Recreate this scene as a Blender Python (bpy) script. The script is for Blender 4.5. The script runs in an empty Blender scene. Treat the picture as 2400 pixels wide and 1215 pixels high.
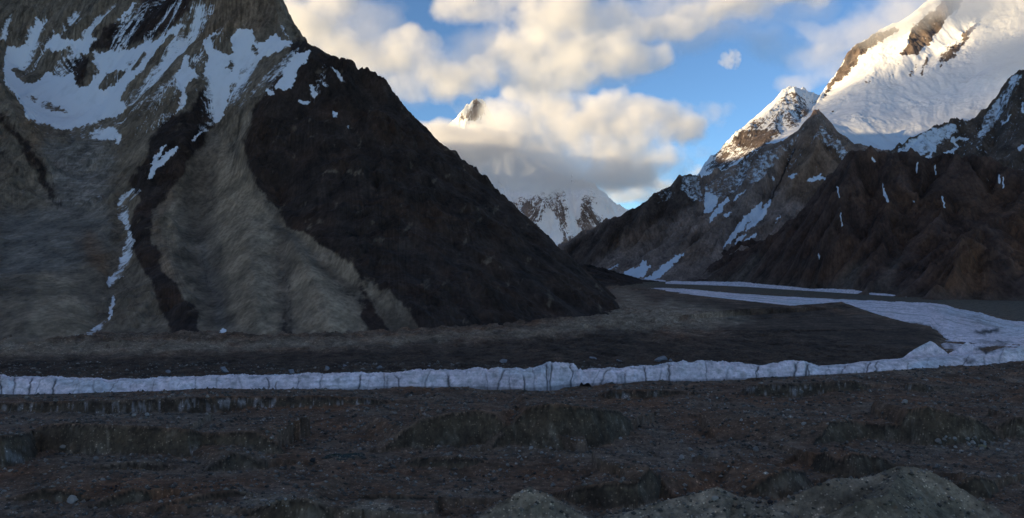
import bpy, math, random
import numpy as np

# ------------------------------------------------------------------ camera, sky, sun, exposure
Q = 1.0                       # mesh density factor
F = 1883.6                    # focal length in photo pixels (2400 wide)
HC = 150.0                    # camera height above the glacier (m)
CX, CY = 1200.0, 607.5

scn = bpy.context.scene
cam_d = bpy.data.cameras.new("camera")
cam = bpy.data.objects.new("camera", cam_d)
scn.collection.objects.link(cam)
cam.location = (0, 0, HC)
cam.rotation_euler = (math.radians(90), 0, 0)
cam_d.sensor_width = 36.0
cam_d.lens = 36.0 * F / 2400.0
cam_d.clip_start = 5.0
cam_d.clip_end = 200000.0
scn.camera = cam

SUN_EL = math.radians(6.0)
SUN_AZ = (-0.92, -0.40)        # horizontal direction towards the sun (evening, to the left)
world = bpy.data.worlds.new("World")
scn.world = world
world.use_nodes = True
wn = world.node_tree
sky = wn.nodes.new("ShaderNodeTexSky")
sky.sky_type = 'NISHITA'
sky.sun_disc = False
sky.sun_elevation = SUN_EL
sky.sun_rotation = math.atan2(SUN_AZ[0], SUN_AZ[1])
sky.altitude = 4600.0
sky.air_density = 1.0
sky.dust_density = 0.3
sky.ozone_density = 3.2
wn.links.new(sky.outputs[0], wn.nodes["Background"].inputs[0])
wn.nodes["Background"].inputs[1].default_value = 0.10

sun_d = bpy.data.lights.new("sun", 'SUN')
sun_d.energy = 3.3
sun_d.angle = math.radians(0.5)
sun_d.color = (1.0, 0.81, 0.52)
sun = bpy.data.objects.new("sun", sun_d)
scn.collection.objects.link(sun)
sx, sy = SUN_AZ
sl = math.hypot(sx, sy)
ce = math.cos(SUN_EL)
from mathutils import Vector
sun.rotation_euler = Vector((sx / sl * ce, sy / sl * ce, math.sin(SUN_EL))).to_track_quat('Z', 'Y').to_euler()

scn.view_settings.view_transform = 'Standard'
scn.view_settings.look = 'None'
scn.view_settings.exposure = 1.5
scn.view_settings.gamma = 1.0
scn.view_settings.use_white_balance = True      # camera balanced for the cool shade
scn.view_settings.white_balance_temperature = 7900
scn.cycles.volume_bounces = 14
scn.cycles.max_bounces = 16
scn.cycles.use_denoising = True

# ------------------------------------------------------------------ helpers: numbers
f32 = np.float32


def hash2(ix, iy, seed):
    h = (ix.astype(np.int64) * 374761393 + iy.astype(np.int64) * 668265263 + seed * 1442695041) & 0xFFFFFFFF
    h = ((h ^ (h >> 13)) * 1274126177) & 0xFFFFFFFF
    h = ((h ^ (h >> 16)) * 2246822519) & 0xFFFFFFFF
    return ((h ^ (h >> 15)) & 0xFFFFFF).astype(f32) / f32(0xFFFFFF)


def gnoise(x, y, seed=0):
    """gradient noise, about -0.7..0.7"""
    ix, iy = np.floor(x), np.floor(y)
    fx, fy = (x - ix).astype(f32), (y - iy).astype(f32)
    ix, iy = ix.astype(np.int64), iy.astype(np.int64)
    ux, uy = fx * fx * fx * (fx * (fx * 6 - 15) + 10), fy * fy * fy * (fy * (fy * 6 - 15) + 10)

    def g(dx, dy):
        a = hash2(ix + dx, iy + dy, seed) * f32(2 * math.pi)
        return np.cos(a) * (fx - dx) + np.sin(a) * (fy - dy)
    a = g(0, 0); b = g(1, 0); c = g(0, 1); d = g(1, 1)
    return (a + (b - a) * ux) * (1 - uy) + (c + (d - c) * ux) * uy


def fbm(x, y, octv=5, seed=0, gain=0.5, ridged=False):
    s = np.zeros(np.shape(x), f32); a = 1.0; fr = 1.0
    for o in range(octv):
        n = gnoise(x * fr + 17.3 * o, y * fr - 9.1 * o, seed + o)
        if ridged:
            n = 0.7 - np.abs(n) * 2.0
        s += f32(a) * n
        a *= gain; fr *= 2.03
    return s


def worley(x, y, seed=0, metric=2):
    """distance to the nearest scattered point, 0..about 1"""
    ix, iy = np.floor(x), np.floor(y)
    fx, fy = (x - ix).astype(f32), (y - iy).astype(f32)
    ix, iy = ix.astype(np.int64), iy.astype(np.int64)
    best = np.full(np.shape(x), 9.0, f32)
    for i in (-1, 0, 1):
        for j in (-1, 0, 1):
            dx = i + hash2(ix + i, iy + j, seed) - fx
            dy = j + hash2(ix + i, iy + j, seed + 5) - fy
            d = np.sqrt(dx * dx + dy * dy) if metric == 2 else np.maximum(np.abs(dx * 0.8 + dy * 0.6), np.abs(dx * 0.6 - dy * 0.8) * 1.2)
            best = np.minimum(best, d)
    return best


def gullies(X, Y, gx, gy, wave, amp, octv=5, seed=0, gain=0.5, fade=(0.08, 0.45), gadd=0.35):
    """erosion-like ribs and gullies that run down the slope (gx, gy); returns a height offset"""
    H = np.zeros(X.shape, f32)
    fr = 1.0 / wave
    a = amp
    gx = gx.astype(f32).copy(); gy = gy.astype(f32).copy()
    for o in range(octv):
        px, py = X * fr + 3.7 * o, Y * fr - 5.1 * o
        ix, iy = np.floor(px), np.floor(py)
        fx, fy = (px - ix).astype(f32), (py - iy).astype(f32)
        ix, iy = ix.astype(np.int64), iy.astype(np.int64)
        gl = np.sqrt(gx * gx + gy * gy) + 1e-6
        dx_, dy_ = -gy / gl, gx / gl
        sl = np.clip((gl - fade[0]) / (fade[1] - fade[0]), 0, 1)
        W = np.zeros(X.shape, f32); C = np.zeros(X.shape, f32); SX = np.zeros(X.shape, f32); SY = np.zeros(X.shape, f32)
        for i in (-1, 0, 1):
            for j in (-1, 0, 1):
                hx = hash2(ix + i, iy + j, seed + 31 * o); hy = hash2(ix + i, iy + j, seed + 31 * o + 7)
                qx = fx - i - 0.5 - (hx - 0.5) * 0.5
                qy = fy - j - 0.5 - (hy - 0.5) * 0.5
                d2 = qx * qx + qy * qy
                w = np.maximum(0, 1 - d2 / 1.56) ** 2
                ph = (qx * dx_ + qy * dy_) * f32(2 * math.pi) * 0.9 + hx * 2
                W += w; C += w * np.cos(ph)
                s = -np.sin(ph) * w
                SX += s * dx_; SY += s * dy_
        C /= (W + 1e-6); SX /= (W + 1e-6); SY /= (W + 1e-6)
        H += f32(a) * C * sl
        gx += f32(a * fr * 5.6 * gadd) * SX * sl
        gy += f32(a * fr * 5.6 * gadd) * SY * sl
        a *= gain; fr *= 2.0
    return H


def resize(a, nu, nv):
    """bilinear resample to (nu, nv) with matching corners"""
    iu = np.linspace(0, a.shape[0] - 1, nu); iv = np.linspace(0, a.shape[1] - 1, nv)
    u0 = np.minimum(iu.astype(int), a.shape[0] - 2); v0 = np.minimum(iv.astype(int), a.shape[1] - 2)
    fu = (iu - u0)[:, None]; fv = (iv - v0)[None, :]
    A = a[u0][:, v0]; B = a[u0 + 1][:, v0]; C = a[u0][:, v0 + 1]; D = a[u0 + 1][:, v0 + 1]
    return (A * (1 - fu) + B * fu) * (1 - fv) + (C * (1 - fu) + D * fu) * fv


def blur(a, r, n=2):
    r = int(r)
    if r < 1:
        return a
    for _ in range(n):
        for ax in (0, 1):
            p = np.pad(a, [(r + 1, r) if k == ax else (0, 0) for k in (0, 1)], mode='edge')
            c = np.cumsum(p, axis=ax, dtype=np.float64)
            if ax == 0:
                a = (c[2 * r + 1:] - c[:-2 * r - 1]) / (2 * r + 1)
            else:
                a = (c[:, 2 * r + 1:] - c[:, :-2 * r - 1]) / (2 * r + 1)
    return a


def surface(lines, px0, px1, D0, D1, N=(320, 320), iters=350):
    """height grid (N[0] by N[1] over px, depth) stretched like a membrane through surveyed 3D polylines (px, D, z)"""
    z = None
    lv = 0
    sizes = []
    n = N
    while min(n) >= 24:
        sizes.append(n); n = (n[0] // 2, n[1] // 2)
    for (nu, nv) in reversed(sizes):
        S = np.zeros((nu, nv)); Wt = np.zeros((nu, nv))
        for L in lines:
            L = np.array(L, float)
            for k in range(len(L) - 1):
                a, b = L[k], L[k + 1]
                n_ = int(max(abs(b[0] - a[0]) / (px1 - px0) * nu, abs(b[1] - a[1]) / (D1 - D0) * nv) * 2) + 2
                t = np.linspace(0, 1, n_)[:, None]
                p = a + (b - a) * t
                iu = np.round((p[:, 0] - px0) / (px1 - px0) * (nu - 1)).astype(int)
                iv = np.round((p[:, 1] - D0) / (D1 - D0) * (nv - 1)).astype(int)
                ok = (iu >= 0) & (iu < nu) & (iv >= 0) & (iv < nv)
                np.add.at(S, (iu[ok], iv[ok]), p[ok, 2]); np.add.at(Wt, (iu[ok], iv[ok]), 1)
        m = Wt > 0
        c = np.where(m, S / np.maximum(Wt, 1), 0)
        if z is None:
            z = np.where(m, c, c[m].mean())
        else:
            z = resize(z, nu, nv)
        z = np.where(m, c, z)
        du = (px1 - px0) / nu * (0.5 * (D0 + D1)) / F; dv = (D1 - D0) / nv
        wu, wv = 1 / du ** 2, 1 / dv ** 2
        s = wu + wv; wu, wv = wu / s / 2, wv / s / 2
        for _ in range(iters):
            p = np.pad(z, 1, mode='edge')
            z = wu * (p[:-2, 1:-1] + p[2:, 1:-1]) + wv * (p[1:-1, :-2] + p[1:-1, 2:])
            z = np.where(m, c, z)
    return z


def P(px, py, D):
    return (px, D, HC + (CY - py) / F * D)


def PL(*pts):
    return [P(*p) for p in pts]


def ZL(z, *pts):
    return [(p[0], p[1], z) for p in pts]


def DG(py, z=0.0):
    """depth at which level z is seen on image row py"""
    return (HC - z) * F / (py - CY)


def fan(px0, px1, Ds, nu):
    """grid of points: columns of equal bearing, rows of equal depth"""
    px = np.linspace(px0, px1, nu)[:, None]
    D = np.asarray(Ds)[None, :]
    PX = np.broadcast_to(px, (nu, D.shape[1]))
    Y = np.broadcast_to(D, PX.shape)
    X = (PX - CX) / F * Y
    return PX, X, Y


def slopes(PX, Y, z):
    """world-space gradient of a fan-grid height field"""
    zu = np.gradient(z, axis=0) / np.gradient(PX, axis=0)
    zv = np.gradient(z, axis=1) / np.gradient(Y, axis=1)
    gx = zu * F / Y
    gy = zv - gx * (PX - CX) / F
    return gx.astype(f32), gy.astype(f32)


# ---- outlines of stains, rock bands and snow fields, surveyed from the viewpoint (bearing and elevation)
MW, MH = 1340, 760          # half-resolution bearing / elevation chart with a margin
MX0, MY0 = -140, -140       # chart origin, photo pixels


def chart(shapes, soft=1):
    """shapes: ('p', [(px,py)...], v) filled, ('l', [(px,py,halfwidth)...], v) stroke; -> chart of 0..1"""
    A = np.zeros((MW, MH), f32)
    for s in shapes:
        kind, pts = s[0], np.array(s[1], float)
        v = s[2] if len(s) > 2 else 1.0
        q = pts.copy(); q[:, 0] = (q[:, 0] - MX0) / 2; q[:, 1] = (q[:, 1] - MY0) / 2
        pad = 4 + (q[:, 2].max() / 2 if kind == 'l' else 0)
        x0, x1 = int(max(0, q[:, 0].min() - pad)), int(min(MW, q[:, 0].max() + pad + 1))
        y0, y1 = int(max(0, q[:, 1].min() - pad)), int(min(MH, q[:, 1].max() + pad + 1))
        if x1 <= x0 or y1 <= y0:
            continue
        gx, gy = np.meshgrid(np.arange(x0, x1), np.arange(y0, y1), indexing='ij')
        if kind == 'p':
            ins = np.zeros(gx.shape, bool)
            n = len(q)
            for i in range(n):
                xa, ya = q[i][:2]; xb, yb = q[(i + 1) % n][:2]
                if ya == yb:
                    continue
                ins ^= ((ya > gy) != (yb > gy)) & (gx < (xb - xa) * (gy - ya) / (yb - ya) + xa)
            m = ins.astype(f32)
        else:
            m = np.zeros(gx.shape, f32)
            for i in range(len(q) - 1):
                a, b = q[i], q[i + 1]
                d = b[:2] - a[:2]; L2 = max((d ** 2).sum(), 1e-6)
                t = np.clip(((gx - a[0]) * d[0] + (gy - a[1]) * d[1]) / L2, 0, 1)
                dist = np.hypot(gx - a[0] - t * d[0], gy - a[1] - t * d[1])
                w = (a[2] + (b[2] - a[2]) * t) / 2
                m = np.maximum(m, np.clip(w - dist + 0.5, 0, 1))
        sub = A[x0:x1, y0:y1]
        A[x0:x1, y0:y1] = sub * (1 - m) + v * m
    return blur(A, soft, 2).astype(f32) if soft else A


def look(ch, PX, PY, warp=0, wl=30, seed=5):
    if warp:
        wx = fbm(PX / wl, PY / wl, 3, seed) * warp
        wy = fbm(PX / wl + 50, PY / wl, 3, seed + 9) * warp
        PX, PY = PX + wx, PY + wy
    u = np.clip((PX - MX0) / 2, 0, MW - 1.01); v = np.clip((PY - MY0) / 2, 0, MH - 1.01)
    i, j = u.astype(int), v.astype(int)
    fu, fv = (u - i).astype(f32), (v - j).astype(f32)
    return (ch[i, j] * (1 - fu) + ch[i + 1, j] * fu) * (1 - fv) + (ch[i, j + 1] * (1 - fu) + ch[i + 1, j + 1] * fu) * fv


def sstep(a, b, x):
    t = np.clip((x - a) / (b - a), 0, 1)
    return t * t * (3 - 2 * t)


def mixc(col, new, m):
    return col * (1 - m[..., None]) + np.array(new, f32) * m[..., None]


# ------------------------------------------------------------------ helpers: objects
def tag(o, label=None, cat=None, group=None, kind=None):
    if label: o["label"] = label
    if cat: o["category"] = cat
    if group: o["group"] = group
    if kind: o["kind"] = kind
    return o


def grid_object(name, X, Y, Z, mat, col=None, snow=None, keep=None, tone=(1.13, 0.965, 0.85)):
    nu, nv = X.shape
    co = np.stack([X, Y, Z], -1).reshape(-1, 3).astype(f32)
    idx = np.arange(nu * nv, dtype=np.int32).reshape(nu, nv)
    q = np.stack([idx[:-1, :-1], idx[1:, :-1], idx[1:, 1:], idx[:-1, 1:]], -1).reshape(-1, 4)
    if keep is not None:
        k = keep[:-1, :-1] | keep[1:, :-1] | keep[1:, 1:] | keep[:-1, 1:]
        q = q[k.reshape(-1)]
        used = np.zeros(nu * nv, bool); used[q.reshape(-1)] = True
        remap = np.cumsum(used) - 1
        q = remap[q].astype(np.int32)
        co = co[used]
    else:
        used = slice(None)
    me = bpy.data.meshes.new(name)
    me.vertices.add(len(co)); me.vertices.foreach_set("co", co.reshape(-1))
    me.loops.add(q.size); me.loops.foreach_set("vertex_index", q.reshape(-1))
    me.polygons.add(len(q))
    me.polygons.foreach_set("loop_start", np.arange(0, q.size, 4, dtype=np.int32))
    me.polygons.foreach_set("use_smooth", np.ones(len(q), bool))
    if col is not None:
        a = me.attributes.new("Col", 'FLOAT_COLOR', 'POINT')
        c4 = np.ones((nu * nv, 4), f32); c4[:, :3] = col.reshape(-1, 3) * (1 if tone is None else np.array(tone, f32))
        a.data.foreach_set("color", c4[used].reshape(-1))
    if snow is not None:
        a = me.attributes.new("snow", 'FLOAT', 'POINT')
        a.data.foreach_set("value", snow.reshape(-1).astype(f32)[used])
    me.update(calc_edges=True)
    me.validate()
    me.materials.append(mat)
    o = bpy.data.objects.new(name, me)
    scn.collection.objects.link(o)
    return o


def nd(nt, typ, **kw):
    n = nt.nodes.new(typ)
    for k, v in kw.items():
        if k.startswith("i_"):
            n.inputs[k[2:].replace("_", " ")].default_value = v
        else:
            setattr(n, k, v)
    return n


def noise_node(nt, coord, scale, detail=6, rough=0.55, stretch=None):
    if stretch:
        mp = nd(nt, "ShaderNodeMapping"); mp.inputs["Scale"].default_value = stretch
        nt.links.new(coord, mp.inputs["Vector"]); coord = mp.outputs[0]
    n = nd(nt, "ShaderNodeTexNoise")
    n.inputs["Scale"].default_value = scale; n.inputs["Detail"].default_value = detail
    n.inputs["Roughness"].default_value = rough
    nt.links.new(coord, n.inputs["Vector"])
    return n.outputs["Fac"]


def math_node(nt, op, a, b=None, c=None, clamp=False):
    n = nd(nt, "ShaderNodeMath", operation=op, use_clamp=clamp)
    for i, v in enumerate((a, b, c)):
        if v is None: continue
        if isinstance(v, (int, float)): n.inputs[i].default_value = v
        else: nt.links.new(v, n.inputs[i])
    return n.outputs[0]


def terrain_mat(name, unit=10.0, snow_col=(0.78, 0.81, 0.86), snow_amt=0.5, edge=0.06, bump=3.0, var=(0.55, 1.5), rubble=0.0, stretch=(1.0, 0.55, 0.42)):
    """rock with its own albedo (attribute Col), mottled, with snow or ice where attribute snow says so; unit = smallest grain in m"""
    m = bpy.data.materials.new(name); m.use_nodes = True
    nt = m.node_tree
    b = nt.nodes["Principled BSDF"]
    b.inputs["Roughness"].default_value = 0.95
    b.inputs["Specular IOR Level"].default_value = 0.15
    tc = nd(nt, "ShaderNodeTexCoord").outputs["Object"]
    ca = nd(nt, "ShaderNodeAttribute", attribute_name="Col").outputs["Color"]
    sa = nd(nt, "ShaderNodeAttribute", attribute_name="snow").outputs["Fac"]
    n1 = noise_node(nt, tc, 1.0 / (unit * 12), 9, 0.62, stretch)
    n2 = noise_node(nt, tc, 1.0 / (unit * 2.2), 6, 0.65, stretch)
    v1 = nd(nt, "ShaderNodeMapRange"); nt.links.new(n1, v1.inputs[0])
    v1.inputs[1].default_value = 0.3; v1.inputs[2].default_value = 0.7; v1.inputs[3].default_value = var[0]; v1.inputs[4].default_value = var[1]
    v2 = nd(nt, "ShaderNodeMapRange"); nt.links.new(n2, v2.inputs[0])
    v2.inputs[1].default_value = 0.3; v2.inputs[2].default_value = 0.7; v2.inputs[3].default_value = 0.65; v2.inputs[4].default_value = 1.4
    f = math_node(nt, 'MULTIPLY', v1.outputs[0], v2.outputs[0])
    mul = nd(nt, "ShaderNodeVectorMath", operation='SCALE')
    nt.links.new(ca, mul.inputs[0]); nt.links.new(f, mul.inputs["Scale"])
    rock = mul.outputs[0]
    if rubble:
        vo = nd(nt, "ShaderNodeTexVoronoi"); vo.inputs["Scale"].default_value = 1.0 / rubble
        nt.links.new(tc, vo.inputs["Vector"])
        r1 = nd(nt, "ShaderNodeSeparateColor"); nt.links.new(vo.outputs["Color"], r1.inputs[0])
        pick = math_node(nt, 'GREATER_THAN', r1.outputs[0], 0.80)
        near = math_node(nt, 'LESS_THAN', vo.outputs["Distance"], 0.42)
        k = math_node(nt, 'MULTIPLY', pick, near)
        k = math_node(nt, 'MULTIPLY', k, r1.outputs[1])
        g = math_node(nt, 'MULTIPLY_ADD', k, 1.6, 1.0)
        mul2 = nd(nt, "ShaderNodeVectorMath", operation='SCALE')
        nt.links.new(rock, mul2.inputs[0]); nt.links.new(g, mul2.inputs["Scale"])
        rock = mul2.outputs[0]
    ns = noise_node(nt, tc, 1.0 / (unit * 5), 8, 0.66)
    d = math_node(nt, 'MULTIPLY_ADD', math_node(nt, 'SUBTRACT', ns, 0.5), snow_amt, sa)
    sm = nd(nt, "ShaderNodeMapRange", interpolation_type='SMOOTHSTEP'); nt.links.new(d, sm.inputs[0])
    sm.inputs[1].default_value = 0.5 - edge; sm.inputs[2].default_value = 0.5 + edge
    sc = nd(nt, "ShaderNodeMix", data_type='RGBA')
    sc.inputs[6].default_value = (*[c * k for c, k in zip(snow_col, (0.74, 0.73, 0.72))], 1); sc.inputs[7].default_value = (*snow_col, 1)
    nt.links.new(v1.outputs[0], sc.inputs[0])
    mx = nd(nt, "ShaderNodeMix", data_type='RGBA')
    nt.links.new(sm.outputs[0], mx.inputs[0]); nt.links.new(rock, mx.inputs[6]); nt.links.new(sc.outputs[2], mx.inputs[7])
    nt.links.new(mx.outputs[2], b.inputs["Base Color"])
    bp = nd(nt, "ShaderNodeBump"); bp.inputs["Distance"].default_value = bump
    bs = math_node(nt, 'MULTIPLY_ADD', sm.outputs[0], -0.5, 0.9)
    nt.links.new(bs, bp.inputs["Strength"])
    hsum = math_node(nt, 'ADD', n2, math_node(nt, 'MULTIPLY', n1, 2.0))
    nt.links.new(hsum, bp.inputs["Height"])
    nt.links.new(bp.outputs[0], b.inputs["Normal"])
    return m


def mountain(name, px0, px1, D0, D1, nu, nv, lines, wave, amp, rough, seed, N=(320, 320), pw=1.0, crag=None, sm=1, octv=4):
    """a mountain as a height field: surveyed skeleton + gullies + crags; returns its arrays"""
    nu, nv = int(nu * Q), int(nv * Q)
    z0 = surface(lines, px0, px1, D0, D1, N)
    z0 = blur(z0, sm, 2)
    z = resize(z0, nu, nv).astype(f32)
    z = blur(z, 2, 1)
    PX, X, Y = fan(px0, px1, np.linspace(D0, D1, nv), nu)
    zs = blur(z, 10 * Q, 2)
    gx, gy = slopes(PX, Y, zs)
    wx = fbm(X / (wave * 2.2), Y / (wave * 2.2), 3, seed + 3) * wave * 0.35
    wy = fbm(X / (wave * 2.2) + 40, Y / (wave * 2.2), 3, seed + 4) * wave * 0.35
    g = gullies(X + wx, Y + wy, gx, gy, wave, 1.0, octv, seed, 0.46)
    r = fbm(X / (wave * 0.5), Y / (wave * 0.5), 6, seed + 11, 0.55, True)
    am = amp if crag is None else amp * crag(PX, X, Y, z)
    rm = rough if crag is None else rough * crag(PX, X, Y, z)
    r2 = fbm(X / (wave * 0.13), Y / (wave * 0.13), 4, seed + 17, 0.6, True)
    pick = 0.35 + 1.3 * sstep(-0.25, 0.45, fbm(X / (wave * 1.3), Y / (wave * 1.3), 3, seed + 23))
    gs = np.sqrt(gx * gx + gy * gy) + 1e-6
    bx, by = slopes(PX, Y, blur(z, 45 * Q, 2))
    bl = np.sqrt(bx * bx + by * by) + 1e-6
    cont = (X * (-by) + Y * bx) / bl
    streak = fbm(cont / (wave * 0.10), z / (wave * 1.2), 4, seed + 29, 0.6)
    wk = (0.5 - worley((X + wx) / (wave * 0.30), (Y + wy) / (wave * 0.30), seed + 41, 1)) + 0.5 * (0.5 - worley(X / (wave * 0.12), Y / (wave * 0.12), seed + 43, 1))
    Z = z + am * g + rm * pick * (r + 0.36 * r2 + 1.1 * wk)
    PY = CY - (Z - HC) / Y * F
    return dict(PX=PX, PY=PY, X=X, Y=Y, Z=Z, g=g, r=r, r2=r2, streak=streak, wk=wk, pick=pick, gx=gx, gy=gy, z=z)


# ------------------------------------------------------------------ left massif: dark scree pyramid, tan spurs, granite tower, snow cirque
LM = [
    ZL(-5, (-300, 1300), (0, 1270), (150, 1400), (400, 1468), (700, 1475), (900, 1549), (1000, 1592), (1120, 1690), (1250, 1794), (1350, 1930), (1440, 2055), (1462, 2130), (1464, 2300), (1455, 2700), (1440, 3100)),
    ZL(-60, (-300, 1100), (1000, 1100), (1500, 1500)),
    ZL(-40, (1440, 1700), (1500, 2050), (1510, 3000), (1560, 3600), (1560, 5200)),
    [(1440, 3100, -5), (1200, 3900, 0), (900, 4600, 350), (600, 5200, 900), (200, 5300, 1250), (-300, 5300, 1250)],
    PL((715, 102, 3150), (730, 112, 3140), (800, 147, 3080), (850, 170, 3040), (880, 192, 3010), (915, 228, 2970), (950, 262, 2930), (1000, 305, 2870), (1050, 345, 2800), (1090, 392, 2750), (1130, 432, 2700), (1180, 470, 2620), (1230, 512, 2550), (1280, 560, 2500), (1320, 600, 2450), (1400, 675, 2280), (1450, 735, 2110)),
    PL((715, 102, 3150), (660, 170, 3020), (620, 230, 2900), (575, 330, 2700), (600, 430, 2450), (680, 520, 2230), (770, 580, 2060), (870, 650, 1860), (960, 720, 1690), (1010, 780, 1600)),
    PL((715, 102, 3150), (690, 108, 3300), (660, 75, 3420), (640, 30, 3560), (628, -20, 3620), (600, -150, 3700), (560, -260, 3750), (480, -200, 3750), (440, -100, 3760)),
    PL((430, 110, 3550), (470, 95, 3500), (525, 65, 3480), (560, 85, 3460), (600, 75, 3440), (640, 85, 3420)),
    PL((600, 75, 3440), (560, 170, 3270), (530, 220, 3170), (505, 290, 3060)),
    PL((500, 300, 3020), (470, 370, 2760), (430, 420, 2600), (400, 500, 2330), (380, 600, 2000), (430, 700, 1680), (455, 790, 1475)),
    PL((520, 320, 2960), (560, 400, 2640), (580, 500, 2300), (590, 600, 1950), (600, 700, 1650), (600, 785, 1480)),
    PL((495, 400, 2740), (485, 450, 2600), (465, 540, 2330), (478, 600, 2110), (485, 640, 1990), (505, 700, 1790), (515, 770, 1550)),
    PL((660, 520, 2200), (720, 620, 1880), (760, 700, 1660), (780, 790, 1480)),
    PL((640, 470, 2440), (668, 560, 2190), (665, 650, 1910), (675, 740, 1650), (690, 790, 1510)),
    PL((690, 555, 2170), (780, 650, 1930), (850, 715, 1740), (880, 785, 1590)),
    PL((430, 60, 3600), (400, 150, 3400), (350, 230, 3200), (310, 320, 2950), (285, 390, 2780), (265, 450, 2600), (250, 520, 2400)),
    PL((490, 150, 3280), (440, 260, 3050), (400, 300, 2900), (340, 400, 2620), (315, 480, 2380), (340, 600, 2000), (390, 700, 1720), (440, 800, 1470)),
    PL((330, 440, 2580), (290, 500, 2450), (300, 570, 2200), (265, 660, 1930), (265, 710, 1770), (230, 780, 1560)),
    PL((30, 150, 3900), (40, 230, 3650), (80, 270, 3500), (180, 280, 3500), (260, 240, 3600)),
    PL((70, 300, 3330), (180, 310, 3280), (270, 290, 3300)),
    PL((-300, -120, 4700), (-100, -110, 4700), (100, -100, 4700), (300, -110, 4600), (430, -120, 4200)),
    PL((-100, 60, 4100), (0, 110, 4050), (70, 185, 3880), (150, 170, 3850), (230, 190, 3700), (330, 100, 3800), (420, 40, 3780)),
    PL((100, 330, 3200), (190, 330, 3150), (260, 330, 3100)),
    PL((120, 420, 2850), (190, 420, 2820), (240, 420, 2800)),
    PL((150, 490, 2550), (200, 500, 2480)),
    PL((-100, 130, 3600), (-60, 150, 3500), (0, 200, 3300), (40, 280, 3080), (80, 350, 2880), (115, 420, 2700), (140, 495, 2480)),
    PL((-200, 480, 2450), (0, 520, 2300), (80, 525, 2330), (170, 520, 2380)),
    PL((0, 640, 1850), (80, 600, 2000), (160, 590, 2080)),
    PL((210, 540, 2300), (215, 600, 2040), (240, 650, 1880)),
    PL((60, 640, 1800), (60, 760, 1430)), PL((160, 660, 1800), (140, 780, 1430)), PL((200, 720, 1690), (215, 800, 1450)),
]


def left_crag(PX, X, Y, z):
    PY = CY - (z - HC) / Y * F
    c = 0.55 + 0.5 * sstep(120, 700, z)
    c *= 0.35 + 0.65 * sstep(-30, 60, z)
    snowy = look(L_SNOW, PX, PY)
    smooth = look(L_SMOOTH, PX, PY)
    return (c * (1 - 0.75 * np.clip(snowy, 0, 1)) * (1 - 0.95 * smooth)).astype(f32)


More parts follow.
